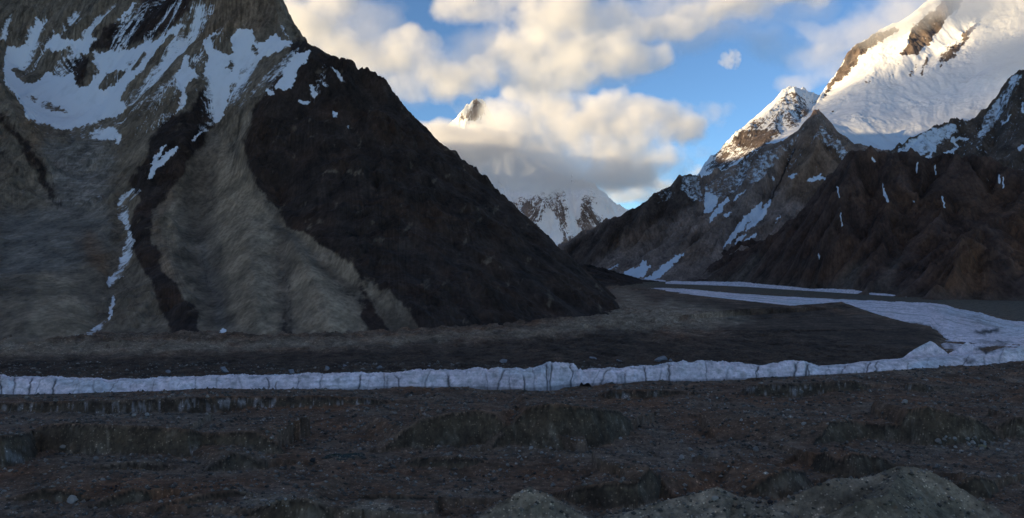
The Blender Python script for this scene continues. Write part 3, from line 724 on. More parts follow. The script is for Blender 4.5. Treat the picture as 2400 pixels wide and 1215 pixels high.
S_RB = chart([('p', [(2080, 370), (2130, 330), (2180, 300), (2240, 285), (2250, 310), (2200, 340), (2160, 370), (2100, 390)], 0.58), ('p', [(2190, 372), (2230, 350), (2245, 345), (2230, 372)], 1), ('l', [(2245, 345, 3), (2230, 330, 4), (2250, 325, 5), (2270, 328, 3)], 0.9), ('p', [(2300, 280), (2330, 240), (2380, 170), (2400, 180), (2370, 230), (2330, 300), (2290, 340)], 0.5), ('l', [(2350, 290, 4), (2370, 270, 3)], 0.8), ('l', [(2385, 350, 4), (2395, 345, 6)], 0.9), ('l', [(2396, 245, 4), (2398, 262, 4)], 0.9), ('l', [(2170, 375, 4), (2190, 350, 4)], 0.9), ('p', [(2360, 190), (2380, 172), (2400, 172), (2375, 200)], 0.6)], 1)
sn = np.maximum(look(S_RB, PX, PY, 7, 14), 0.26 + 0.4 * np.clip(W['streak'], -1, 1)) - 0.06 * W['g']
col = np.broadcast_to(np.array((0.11, 0.085, 0.072), f32), PX.shape + (3,)).copy()
col *= (1 + 0.4 * np.clip(fbm(W['X'] / 90, W['Z'] / 130, 5, 93), -1, 1))[..., None]
o = grid_object("mountain", W['X'], W['Y'], W['Z'], M_brown, col, sn, keep=W['Z'] > 300)
tag(o, "craggy brown rock buttress dusted with snow, standing below the big snow field", "mountain", kind="structure")

# ------------------------------------------------------------------ far pyramid peak, mostly inside the cloud
KP = [
    PL((900, 430, 16800), (1000, 340, 16700), (1060, 288, 16600), (1085, 262, 16550), (1105, 241, 16500), (1122, 235, 16500), (1138, 238, 16500), (1142, 262, 16450), (1180, 330, 16300), (1250, 385, 16000), (1330, 422, 15850), (1380, 438, 15800), (1395, 442, 15750), (1412, 466, 15600), (1430, 490, 15500), (1450, 508, 15400), (1480, 545, 15200), (1560, 600, 15000)),
    PL((1000, 575, 13900), (1200, 585, 13800), (1310, 582, 13800), (1400, 590, 13800), (1560, 600, 13800)),
    PL((1250, 385, 16000), (1285, 440, 15400), (1265, 500, 14800), (1250, 560, 14200)),
    PL((1285, 440, 15400), (1320, 490, 14900), (1340, 540, 14400), (1350, 580, 14000)),
    PL((1395, 442, 15750), (1365, 490, 15100), (1365, 540, 14500), (1380, 580, 14100)), PL((1395, 450, 15700), (1410, 520, 14900), (1420, 560, 14400)),
    PL((1330, 430, 15850), (1345, 480, 15350), (1352, 530, 14800), (1358, 575, 14250)),
    PL((1200, 470, 15500), (1225, 510, 14800), (1280, 575, 14100)), PL((1300, 470, 15450), (1295, 520, 14800), (1305, 570, 14150)),
    PL((1122, 235, 16500), (1110, 330, 16000), (1130, 420, 15600), (1180, 480, 15100)),
    [(900, 13000, -50), (1560, 13000, -50)], [(900, 18500, 600), (1200, 18500, 900), (1560, 18500, 300)],
]
W = mountain("mountain", 900, 1560, 13000, 18500, 520, 600, KP, 520, 60, 40, 71)
PX, PY = W['PX'], W['PY']
K_ROCK = chart([('p', [(1180, 465), (1240, 450), (1290, 436), (1400, 440), (1450, 510), (1430, 600), (1280, 600)], 0.44), ('p', [(1268, 515), (1300, 480), (1318, 550), (1316, 584), (1290, 572)], 0.0), ('p', [(1338, 445), (1366, 445), (1352, 500), (1352, 568), (1344, 560), (1340, 500)], 0.0), ('p', [(1392, 440), (1450, 505), (1425, 520), (1400, 480)], 0.1), ('p', [(1235, 480), (1280, 455), (1275, 500), (1260, 560), (1245, 530), (1225, 500)], 0.62), ('p', [(1290, 450), (1320, 480), (1335, 530), (1345, 580), (1320, 570), (1305, 530), (1295, 500)], 0.62), ('p', [(1365, 455), (1385, 480), (1420, 530), (1400, 545), (1370, 570), (1352, 560), (1350, 500)], 0.66), ('p', [(1190, 480), (1215, 460), (1210, 480), (1195, 500)], 0.6), ('l', [(1222, 475, 4), (1250, 520, 6), (1275, 570, 5)], 0.7), ('l', [(1385, 440, 2), (1415, 478, 3), (1440, 505, 2)], 0.7),
                ('p', [(1060, 290), (1120, 230), (1145, 240), (1140, 280), (1100, 285), (1060, 305)], 0.72), ('p', [(1120, 430), (1200, 420), (1210, 440), (1150, 450)], 0.55), ('p', [(1225, 430), (1265, 430), (1240, 445)], 0.6), ('p', [(1340, 440), (1365, 436), (1350, 446)], 0.6), ('p', [(1310, 575), (1350, 570), (1420, 555), (1420, 600), (1310, 600)], 0.8)], 5)
rk = look(K_ROCK, PX, PY, 14, 22)
st = np.clip(W['streak'], -1, 1)
sn = 1.0 - rk * 0.86 - rk * (0.5 * st + 0.12 * W['r2']) - 0.10 * W['g'] * rk
sn = np.where(rk < 0.06, 1.2, sn)
col = np.broadcast_to(np.array((0.14, 0.128, 0.13), f32), PX.shape + (3,)).copy()
M_far = terrain_mat("far snow and rock", unit=15.0, bump=6.0, snow_amt=0.9, snow_col=(0.84, 0.87, 0.9))
o = grid_object("mountain", W['X'], W['Y'], W['Z'], M_far, col, sn)
tag(o, "far white pyramid peak at the valley head, its middle hidden in a cloud bank", "mountain", kind="structure")
# ------------------------------------------------------------------ high ranges west of the valley: they keep the evening sun off the floor
nh, mh = 90, 420
xs = np.linspace(-15000, -8800, nh)[:, None]; ys = np.linspace(-12000, 12400, mh)[None, :]
X = np.broadcast_to(xs, (nh, mh)); Y = np.broadcast_to(ys, (nh, mh))
ridge = 1 - np.abs(X + 9900) / 5100.0
ridge = np.where(X > -9900, 1 - (X + 9900) / 1100.0 * 0.98, ridge)
Z = 3050 * (1 - 0.20 * np.exp(-((Y - 2100) / 900.0) ** 2) + 0.28 * np.exp(-((Y - 250) / 520.0) ** 2)) * np.clip(ridge, 0, 1) ** 0.9 + (300 * fbm(Y / 1100, X / 4000, 5, 3, 0.6)) * np.clip(ridge, 0, 1) - 10  # unseen crest raised and lowered to steer sun and shadow on the eastern peaks
col = np.broadcast_to(np.array((0.10, 0.09, 0.085), f32), X.shape + (3,)).copy()
o = grid_object("hills", X, Y, Z, M_brown, col, sstep(1500, 2600, Z) * 0.6)
tag(o, "unseen high rocky range west of the valley, shaped to shade it", "hills", kind="structure")

# ------------------------------------------------------------------ debris-covered glacier floor
NR, NC = int(1500 * Q), int(1500 * Q)
GD = np.geomspace(300, 12500, NR)
GPX0, GPX1 = -350, 2800
PX, X, Y = fan(GPX0, GPX1, GD, NC)
X = X.astype(np.float64)
amp_m = chart([('p', [(1350, 640), (2600, 640), (2600, 800), (2200, 760), (1950, 730), (1700, 705), (1480, 680)], 0.12), ('p', [(1480, 690), (1980, 720), (2190, 770), (2180, 860), (1500, 870), (1250, 860), (1200, 800)], 1.35)], 6)
flatY = CY + HC / Y * F
A_ = np.where(look(amp_m, PX, flatY) > 0.02, look(amp_m, PX, flatY), 1.0)
Gz = A_ * (4.5 * fbm(X / 120, Y / 120, 3, 201) + 2.6 * fbm(X / 42, Y / 42, 3, 207, 0.55) + 0.9 * fbm(X / 13, Y / 13, 4, 215, 0.6, True) - 1.5)
rubz = look(chart([('p', [(-300, 790), (1000, 775), (1440, 730), (1380, 650), (1560, 690), (1760, 745), (1500, 790), (1000, 810), (-300, 850)], 1)], 8), PX, flatY)
Gz = Gz.astype(np.float64) + (2.2 * fbm(X / 55, Y / 55, 4, 233, 0.6, True) * sstep(950, 1050, Y) * sstep(2000, 1600, Y) * A_) + rubz * (10.0 * fbm(X / 70, Y / 70, 5, 231, 0.6, True) + 3)
face = np.zeros(X.shape, f32)          # 1 on steep cut faces (dirty ice and mud)


def ridge_on(Z, X, Y, pts, front, back, reach, noise=0.0, seed=0, mark=None, blend=2.0):
    """raise Z to a crest line through 3D points, falling at slope front towards the viewer and back away from it"""
    pts = np.array(pts, float)
    x0, x1 = pts[:, 0].min() - reach, pts[:, 0].max() + reach
    y0, y1 = pts[:, 1].min() - reach, pts[:, 1].max() + reach
    sel = np.nonzero((X > x0) & (X < x1) & (Y > y0) & (Y < y1))
    if len(sel[0]) == 0:
        return
    x, y = X[sel], Y[sel]
    if noise:
        nx = fbm(x / (noise * 5), y / (noise * 5), 4, seed) * noise
        ny = fbm(x / (noise * 5) + 31, y / (noise * 5), 4, seed + 3) * noise
        x = x + nx; y = y + ny
    best = np.full(x.shape, 1e9); zc = np.zeros(x.shape); side = np.zeros(x.shape)
    for i in range(len(pts) - 1):
        a, b = pts[i], pts[i + 1]
        dx, dy = b[0] - a[0], b[1] - a[1]
        t = np.clip(((x - a[0]) * dx + (y - a[1]) * dy) / max(dx * dx + dy * dy, 1e-9), 0, 1)
        ex, ey = x - a[0] - t * dx, y - a[1] - t * dy
        d = np.hypot(ex, ey)
        k = d < best
        best = np.where(k, d, best)
        zc = np.where(k, a[2] + t * (b[2] - a[2]), zc)
        side = np.where(k, (dx * (y - a[1]) - dy * (x - a[0])), side)
    fr = side < 0
    cand = zc - np.where(fr, front, back) * best
    zo = Z[sel]
    h = np.clip(0.5 + 0.5 * (cand - zo) / blend, 0, 1)
    zn = zo * (1 - h) + cand * h + blend * h * (1 - h) * 0.5
    Z[sel] = np.maximum(zo, zn)
    if mark is not None:
        mk = mark[sel]
        mark[sel] = np.maximum(mk, (fr & (cand > zo - 0.5)) * np.clip(best / 2.0, 0, 1))


def cut(pts, fs=1.3):
    """crest of a cut bank from (px, row of its top, row of its foot) on the floor"""
    out = []
    for px, yt, yb in pts:
        Db = DG(max(yb, yt + 1.5)); k = (yt - CY) / F
        z = (HC - k * Db) / (1 + k / fs)
        D = Db + z / fs
        out.append(((px - CX) / F * D, D, z))
    return out


def at(px, py, D):
    return ((px - CX) / F * D, D, HC + (CY - py) / F * D)


CUTS = [
    [(20, 1040, 1070), (75, 1008, 1050), (100, 997, 1052), (150, 992, 1055), (250, 997, 1066), (370, 1002, 1072), (440, 1006, 1075), (480, 1016, 1068), (530, 1014, 1070), (590, 1009, 1072), (630, 1026, 1074), (652, 1040, 1074), (668, 1062, 1068)],
    [(-120, 1030, 1090), (0, 1022, 1098), (40, 1018, 1085), (72, 1012, 1055)],
    [(900, 1048, 1051), (950, 1003, 1050), (985, 984, 1052), (1060, 967, 1050), (1120, 962, 1045), (1160, 968, 1046), (1195, 1005, 1046)],
    [(1150, 1044, 1052), (1200, 992, 1048), (1240, 955, 1052), (1290, 947, 1056), (1330, 950, 1054), (1400, 957, 1042), (1450, 962, 1026), (1475, 985, 1010)],
    [(1900, 1045, 1062), (1945, 988, 1046), (1990, 984, 1034), (2060, 996, 1030), (2105, 994, 1032), (2130, 960, 1036), (2170, 951, 1042), (2230, 968, 1040), (2290, 982, 1034), (2330, 1010, 1026)],
    [(1735, 1160, 1168), (1780, 1125, 1170), (1840, 1099, 1168), (1880, 1104, 1152), (1905, 1128, 1138)],
    [(1295, 1156, 1162), (1350, 1144, 1177), (1430, 1130, 1182), (1490, 1128, 1184), (1520, 1094, 1172), (1550, 1122, 1162), (1575, 1160, 1166)],
    [(1915, 1066, 1100), (1935, 1058, 1110), (1960, 1078, 1116), (2000, 1062, 1122), (2060, 1070, 1112), (2100, 1090, 1108)],
    [(2240, 1138, 1160), (2270, 1118, 1168), (2300, 1115, 1166), (2330, 1128, 1150)],
    [(-150, 946, 968), (0, 945, 966), (150, 941, 965), (300, 938, 965), (450, 931, 962), (600, 930, 957), (750, 929, 955), (850, 933, 951), (910, 940, 945)],
    [(1395, 926, 929), (1430, 915, 934), (1520, 914, 933), (1600, 917, 927), (1645, 922, 925)],
    [(1735, 913, 916), (1760, 902, 925), (1850, 900, 922), (2000, 893, 916), (2035, 902, 912)],
    [(2110, 905, 908), (2130, 897, 913), (2165, 899, 912), (2185, 906, 910)],
    [(945, 1086, 1089), (980, 1073, 1093), (1060, 1071, 1097), (1100, 1074, 1096), (1145, 1081, 1086)],
    [(475, 1106, 1109), (510, 1080, 1106), (545, 1061, 1101), (575, 1066, 1098), (620, 1078, 1094)],
    [(20, 1166, 1175), (100, 1148, 1176), (160, 1150, 1176), (210, 1168, 1178)], [(215, 1182, 1186), (270, 1160, 1186), (310, 1146, 1182), (345, 1150, 1178)],
    [(765, 1192, 1197), (860, 1160, 1190), (940, 1158, 1186), (1010, 1168, 1180)], [(240, 1090, 1102), (300, 1084, 1102), (370, 1083, 1100), (400, 1092, 1098)],
    [(600, 1192, 1215), (660, 1172, 1225), (720, 1168, 1225), (770, 1190, 1222)], [(370, 1185, 1192), (470, 1160, 1186), (540, 1150, 1178), (600, 1160, 1176)],
    [(1780, 1012, 1018), (1850, 1005, 1022), (1880, 1012, 1020)], [(2330, 1000, 1020), (2380, 980, 1026), (2450, 975, 1028)],
    [(1350, 868, 871), (1420, 862, 874), (1500, 860, 872), (1560, 866, 870)],
]
for k, c in enumerate(CUTS):
    ridge_on(Gz, X, Y, cut(c, 2.0), 2.0, 0.07, 60, noise=2.2, seed=300 + k, mark=face, blend=0.8)
MOUNDS = [  # crest lines of gravel mounds (px, row, depth), front and back slopes
    ([(1090, 1235, 455), (1150, 1195, 462), (1195, 1165, 466), (1238, 1143, 470), (1275, 1155, 468), (1320, 1185, 462), (1370, 1210, 458), (1450, 1240, 450)], 0.62, 0.5),
    ([(1430, 1215, 470), (1520, 1185, 475), (1570, 1172, 478), (1640, 1155, 480), (1680, 1140, 480), (1720, 1158, 478), (1770, 1185, 470), (1830, 1200, 465)], 0.42, 0.5),
    ([(1780, 1205, 470), (1850, 1165, 478), (1910, 1140, 480), (1962, 1120, 482), (2010, 1123, 482), (2050, 1115, 484), (2085, 1100, 486), (2110, 1092, 487), (2140, 1094, 486), (2180, 1104, 484), (2220, 1125, 480), (2260, 1150, 476), (2330, 1192, 468), (2400, 1232, 460), (2500, 1270, 450)], 0.66, 0.55),
    ([(740, 1220, 470), (810, 1195, 480), (870, 1172, 485), (930, 1185, 480), (1000, 1205, 470)], 0.5, 0.4),
    ([(2000, 1180, 440), (2080, 1160, 445), (2110, 1100, 484)], 0.7, 0.7),
    ([(560, 1168, 520), (620, 1150, 530), (680, 1160, 525)], 0.4, 0.4),
    ([(1480, 680, 3300), (1560, 684, 2900), (1700, 700, 2500), (1830, 714, 2250), (1900, 722, 2120), (1935, 721, 2060), (1971, 708, 2010), (2008, 721, 1960), (2060, 738, 1850), (2130, 757, 1680), (2185, 771, 1560), (2196, 798, 1430)], 0.036, 0.4),
    ([(1955, 715, 2030), (1971, 707, 2010), (1990, 714, 1990)], 0.25, 0.4),
    ([(100, 840, 1300), (300, 826, 1350), (500, 818, 1380), (700, 806, 1420), (900, 798, 1480), (1040, 790, 1560), (1250, 778, 1700), (1330, 766, 1850), (1420, 745, 2040), (1460, 738, 2100)], 0.1, 0.2),
    ([(1395, 752, 1960), (1415, 744, 1985), (1440, 752, 1960)], 0.3, 0.3), ([(400, 806, 1440), (430, 797, 1445), (460, 806, 1440)], 0.35, 0.3),
    ([(1500, 735, 2300), (1620, 722, 2500), (1750, 745, 2100)], 0.08, 0.1), ([(1600, 775, 1750), (1750, 760, 1850), (1900, 770, 1750)], 0.06, 0.1),
]
for k, (c, fs, bs) in enumerate(MOUNDS):
    D_ = np.mean([p[2] for p in c])
    ridge_on(Gz, X, Y, [at(*p) for p in c], fs, bs, 120 if D_ < 600 else 800, noise=1.2 if D_ < 600 else 5, seed=400 + k, blend=1.0)
POND = at(805, 1080, 607)
POND = (POND[0], POND[1])
pd_ = np.hypot((X - POND[0]) / 15.0, (Y - POND[1]) / 19.0)
near_ = (pd_ < 0.9)
PZ = float(Gz[near_].mean())
pw_ = sstep(1.9, 0.95, pd_)
Gz = Gz * (1 - pw_) + PZ * pw_
gx, gy = slopes(PX, Y, blur(Gz, 2, 1))
Gz += 0.35 * gullies(X, Y, gx, gy, 9, 1.0, 3, 501, 0.6, fade=(0.25, 0.7)) * (Y < 900)
Gz += (0.30 * fbm(X / 3.2, Y / 3.2, 3, 511, 0.6) + 0.5 * fbm(X / 9, Y / 9, 4, 513, 0.6, True) * sstep(-0.3, 0.3, fbm(X / 50, Y / 40, 3, 515))) * (Y < 1300)
GPY = CY - (Gz - HC) / Y * F


def ground_at(px, D):
    u = np.clip((px - GPX0) / (GPX1 - GPX0) * (NC - 1), 0, NC - 1.01)
    v = np.clip(np.log(D / GD[0]) / np.log(GD[-1] / GD[0]) * (NR - 1), 0, NR - 1.01)
    i, j = int(u), int(v); fu, fv = u - i, v - j
    return (Gz[i, j] * (1 - fu) + Gz[i + 1, j] * fu) * (1 - fv) + (Gz[i, j + 1] * (1 - fu) + Gz[i + 1, j + 1] * fu) * fv


def ground_seen(px, py):
    """first point of the floor met along the line of sight through a bearing and elevation"""
    i = int(round((px - GPX0) / (GPX1 - GPX0) * (NC - 1)))
    row = GPY[i]
    hit = np.nonzero(row <= py)[0]
    j = int(hit[0]) if len(hit) else NR - 1
    return X[i, j], Y[i, j], Gz[i, j]


col = np.broadcast_to(np.array((0.125, 0.087, 0.066), f32), PX.shape + (3,)).copy()
big = fbm(X / 90, Y / 60, 4, 521)
col = mixc(col, (0.135, 0.108, 0.088), sstep(0.0, 0.5, big))
col = mixc(col, (0.145, 0.086, 0.058), sstep(0.05, 0.5, -big))
Zn_grey = chart([('p', [(0, 960), (480, 958), (560, 975), (500, 1000), (250, 990), (100, 990), (0, 1010)], 0.8), ('p', [(150, 1055), (430, 1075), (640, 1075), (600, 1100), (480, 1110), (400, 1085), (200, 1085), (60, 1090)], 0.9), ('p', [(1180, 1050), (1480, 1030), (1800, 1060), (1600, 1095), (1300, 1070), (1180, 1068)], 0.8), ('p', [(560, 1150), (640, 1140), (720, 1160), (640, 1190), (560, 1185)], 1), ('p', [(0, 1165), (250, 1185), (500, 1190), (560, 1215), (0, 1215)], 0.5), ('p', [(2000, 1025), (2400, 1030), (2400, 1065), (2050, 1060)], 0.8), ('p', [(700, 1040), (900, 1050), (950, 1080), (760, 1090)], 0.5), ('p', [(1460, 968), (1510, 975), (1600, 1030), (1560, 1025), (1500, 998)], 1)], 6)
col = mixc(col, (0.145, 0.13, 0.115), look(Zn_grey, PX, GPY, 12, 40) * 0.85)
pale = chart([('p', [(1060, 1260), (1130, 1205), (1238, 1138), (1400, 1215), (1500, 1180), (1680, 1136), (1830, 1180), (1960, 1116), (2110, 1088), (2180, 1100), (2340, 1195), (2450, 1280), (2400, 1320), (1000, 1320)], 1), ('p', [(735, 1225), (870, 1168), (1000, 1210)], 0.7), ('p', [(560, 1150), (640, 1140), (700, 1160), (640, 1185), (570, 1185)], 0.6)], 2)
col = mixc(col, (0.225, 0.205, 0.17), np.where(Y < 500, look(pale, PX, GPY, 6, 20), 0))
pl2 = chart([('p', [(1930, 1215), (1960, 1160), (2060, 1140), (2110, 1100), (2200, 1150), (2300, 1215)], 1), ('p', [(1200, 1215), (1230, 1165), (1300, 1180), (1350, 1215)], 1), ('p', [(1720, 1215), (1750, 1185), (1790, 1215)], 1)], 4)
col = mixc(col, (0.15, 0.14, 0.115), np.where(Y < 500, look(pl2, PX, GPY, 6, 20), 0))
mid = chart([('p', [(-200, 830), (300, 835), (700, 825), (1000, 805), (1300, 790), (1480, 745), (1560, 770), (1500, 800), (1700, 790), (2200, 770), (2200, 850), (1900, 870), (900, 880), (-200, 890)], 1), ('p', [(1470, 682), (1700, 704), (1930, 724), (2190, 770), (2190, 860), (1850, 860), (1700, 780), (1640, 730), (1500, 700)], 1)], 5)
col = mixc(col, (0.062, 0.047, 0.038), look(mid, PX, GPY, 8, 40))
arcs = fbm((0.45 * X + Y + 40 * fbm(X / 300, Y / 300, 2, 571)) / 55, X / 600, 4, 573, 0.6)
col *= (1 + 0.5 * np.clip(arcs, -0.7, 0.9) * sstep(1150, 1400, Y))[..., None]
col *= (1 + 0.55 * np.clip(fbm(X / 45, Y / 80, 5, 561, 0.6), -0.8, 1) * (Y > 930))[..., None]
rub = chart([('p', [(-200, 800), (400, 800), (800, 795), (1200, 775), (1400, 740), (1460, 700), (1420, 670), (1500, 690), (1640, 720), (1780, 750), (1700, 765), (1560, 770), (1440, 770), (1300, 780), (1000, 800), (700, 815), (300, 828), (-200, 835)], 1), ('p', [(1500, 690), (1560, 690), (1560, 710), (1510, 715)], 0)], 4)
col = mixc(col, (0.24, 0.205, 0.165), look(rub, PX, GPY, 10, 36) * (0.8 + 0.9 * np.clip(fbm(X / 35, Y / 60, 4, 533), -1, 1)))
flat = chart([('p', [(1380, 645), (2700, 660), (2700, 770), (2400, 755), (2250, 725), (2000, 702), (1700, 685), (1480, 674)], 1)], 2)
col = mixc(col, (0.105, 0.092, 0.076), look(flat, PX, GPY, 2, 40))
stk = fbm(X / 5.0 + Gz / 12, Gz / 18 + Y / 40, 5, 541, 0.6)
pat = fbm(X / 22, Gz / 14 + Y / 30, 3, 547)
fcol = np.array((0.080, 0.066, 0.052), f32) * np.ones(PX.shape + (3,), f32)
fcol = mixc(fcol, (0.150, 0.134, 0.112), sstep(0.1, 0.7, stk * 0.8 + pat * 0.9))
fcol = mixc(fcol, (0.055, 0.044, 0.036), sstep(0.1, 0.7, -stk * 0.7 - pat * 0.8))
nearband = chart([('p', [(-200, 935), (920, 930), (920, 965), (-200, 972)], 1), ('p', [(1390, 910), (1650, 912), (1650, 938), (1390, 938)], 0.8), ('p', [(1730, 900), (2200, 890), (2200, 925), (1730, 930)], 1), ('p', [(0, 1040), (60, 1040), (60, 1095), (0, 1095)], 0.6), ('p', [(400, 1055), (460, 1050), (470, 1078), (410, 1078)], 1)], 2)
nb = look(nearband, PX, GPY)
fcol = mixc(fcol, (0.22, 0.225, 0.24), nb * sstep(0.05, 0.4, stk * 1.1 + pat * 0.7 - 0.1))
fcol = mixc(fcol, (0.030, 0.025, 0.022), sstep(0.95, 0.3, face) * (face > 0.02))  # dark line painted below the rim, as shade under an overhang
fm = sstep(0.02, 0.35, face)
col *= (1 + 0.45 * np.clip(fbm(X / 9, Y / 9, 6, 551, 0.65), -0.8, 0.9))[..., None]
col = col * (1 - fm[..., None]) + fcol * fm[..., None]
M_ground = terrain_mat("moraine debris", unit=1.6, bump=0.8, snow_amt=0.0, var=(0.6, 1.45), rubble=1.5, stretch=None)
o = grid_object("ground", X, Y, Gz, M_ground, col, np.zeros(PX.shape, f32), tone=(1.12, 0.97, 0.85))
tag(o, "rubble covered glacier floor with muddy ice cliffs and gravel mounds", "ground", kind="structure")


# ------------------------------------------------------------------ bare glacier ice
DEBRIS = chart([('p', [(2275, 777), (2335, 771), (2345, 776), (2318, 785), (2290, 782)], 1), ('p', [(2284, 816), (2330, 812), (2365, 807), (2330, 822), (2308, 828)], 1), ('p', [(2258, 845), (2280, 840), (2290, 852), (2270, 856)], 0.8), ('l', [(2290, 800, 2), (2360, 806, 3)], 0.7), ('l', [(2190, 770, 2), (2215, 800, 3), (2235, 815, 3)], 0.8), ('l', [(2090, 708, 1), (2200, 728, 2), (2300, 752, 2)], 0.35)], 1)


def ice_mat():
    m = terrain_mat("glacier ice", unit=4.0, snow_amt=0.0, bump=0.7, var=(0.86, 1.1), stretch=None)
    return m


M_ice = ice_mat()


def icol(px, table, k):
    t = np.array(table, float)
    return np.interp(px, t[:, 0], t[:, k])


def ice_band(label, table, n_px, n_t, front, seed, steep=True, peaks=(), cracks=0, lump=1.0, back=0.55):
    """table rows: px, depth of the near edge, depth of the far edge, row of the top"""
    t_ = np.array(table, float)
    px = np.linspace(t_[0, 0], t_[-1, 0], n_px)
    tt = np.concatenate([np.linspace(-0.04, front, int(n_t * 0.6)), np.linspace(front, 1.04, int(n_t * 0.4) + 1)[1:]])
    D0 = icol(px, table, 1)[:, None]; D1 = icol(px, table, 2)[:, None]; yt = icol(px, table, 3)[:, None]
    T = np.broadcast_to(tt[None, :], (n_px, len(tt)))
    PXi = np.broadcast_to(px[:, None], T.shape)
    Y = D0 + (D1 - D0) * T
    Y = Y + fbm(PXi / 30, PXi * 0 + seed, 4, seed) * 0.03 * (D1 - D0) * np.clip(1 - T, 0, 1)
    Xi = (PXi - CX) / F * Y
    Dt = D0 + (D1 - D0) * front
    H = HC - (yt - CY) / F * Dt
    endf = sstep(0, 0.03, (PXi - px[0]) / (px[-1] - px[0])) * sstep(0, 0.03, (px[-1] - PXi) / (px[-1] - px[0]))
    a = np.clip(T / front, 0, 1)
    prof = 1 - (1 - a) ** (2.4 if steep else 1.6)
    prof = np.where(T > front, 1 - (1 - back) * np.clip((T - front) / (1 - front), 0, 1) ** 1.4, prof)
    prof = np.where(T > 0.93, prof * np.clip((1.0 - T) / 0.07, -0.3, 1), prof)
    prof = np.where(T < 0, -0.3, prof)
    Hn = H * (1 + 0.13 * lump * fbm(PXi / 45, T * 1.2, 4, seed + 1) * 1.5 + 0.20 * lump * sstep(850, 1150, PXi) * (0.5 - worley(PXi / 34 + T * 0.4, T * 0.6, seed + 2, 1)) + 0.07 * lump * fbm(PXi / 7, T * 2, 3, seed + 4, 0.6, True))
    Z = Hn * prof * (0.25 + 0.75 * endf)
    Z = Z + lump * prof.clip(0, 1) * (0.09 * H * fbm(Xi / 26, Y / 26, 4, seed + 5, 0.55) + 0.06 * H * fbm(Xi / 6, Y / 9, 3, seed + 8, 0.55, True) + 0.06 * H * (0.5 - worley(Xi / 15, Y / 18, seed + 9, 1)))
    dark = np.zeros(T.shape, f32)
    rng = random.Random(seed)
    s = px[0]
    for _ in range(cracks):
        s += rng.choice((0.2, 0.5, 0.9, 1.3, 2.2)) * rng.uniform(0.7, 1.3) * (px[-1] - px[0]) / max(cracks, 1)
        lean = rng.gauss(4, 11); dep = rng.choice((0.10, 0.18, 0.28, 0.42)) * rng.uniform(0.7, 1.1); w = rng.uniform(1.0, 2.4) * (1 + dep)
        c = s + lean * (T / front) + 7 * fbm(T * 6 + s, T * 0 + 3, 4, seed + 21)
        w = w * (1 + 0.7 * fbm(T * 9 + s, T * 0 + 8, 3, seed + 22))
        g = np.exp(-((PXi - c) / w) ** 2)
        reach = rng.uniform(0.35, 1.5)
        g = g * sstep(reach, reach * 0.6, T / front * 0.8)
        Z = Z - dep * H * g * prof.clip(0, 1) * 0.5
        dark = np.maximum(dark, g * min(0.92, dep * 3.0))
        off = rng.uniform(-0.10, 0.10)
        Z = Z + off * H * prof.clip(0, 1) * np.exp(-np.abs(PXi - c - 14) / 14) * (PXi > c)
    for pts, fs, bs in peaks:
        ridge_on(Z, Xi, Y, [at(*p) for p in pts], fs, bs, 160, noise=2.0, seed=seed + 40, blend=1.5)
    d = fbm(Xi / 14, Y / 22 + Z / 6, 5, seed + 50)
    cl = np.broadcast_to(np.array((0.80, 0.71, 0.745), f32), T.shape + (3,)).copy()
    cl = mixc(cl, (0.64, 0.66, 0.70), sstep(0.0, 0.5, fbm(PXi / 150, T * 2, 3, seed + 60)) * 0.8)
    cl = mixc(cl, (0.44, 0.42, 0.42), sstep(0.1, 0.6, d) * 0.7)
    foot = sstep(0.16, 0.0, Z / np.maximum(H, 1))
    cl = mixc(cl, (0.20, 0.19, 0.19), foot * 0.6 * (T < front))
    fine = fbm(Xi / 3.5, Z / 5 + Y / 9, 5, seed + 70, 0.6)
    cl *= (1 + 0.15 * np.clip(fine, -1, 1))[..., None]
    PYi = CY - (Z - HC) / Y * F
    cl = mixc(cl, (0.36, 0.34, 0.33), sstep(0.12, 0.55, fbm(PXi / 170, T * 16 + PXi / 400, 5, seed + 80, 0.6)) * (0.2 if steep else 0.75))
    cl = mixc(cl, (0.055, 0.05, 0.048), look(DEBRIS, PXi, PYi, 7, 18))
    cl = mixc(cl, (0.07, 0.068, 0.07), dark)
    cl *= (1 + 0.16 * np.clip(fbm(Xi / 110, Z / 2.4 + 0.3 * fbm(Xi / 30, Z / 9, 3, seed + 77), 4, seed + 78), -1, 1))[..., None]
    vein = np.abs(fbm(Xi / 9 + Z / 14, Y / 30 + Z / 9, 4, seed + 75)); cl = mixc(cl, (0.22, 0.22, 0.24), sstep(0.035, 0.0, vein) * 0.55)
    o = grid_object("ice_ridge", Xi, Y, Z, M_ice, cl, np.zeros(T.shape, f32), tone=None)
    tag(o, label, "ice ridge")
    return o


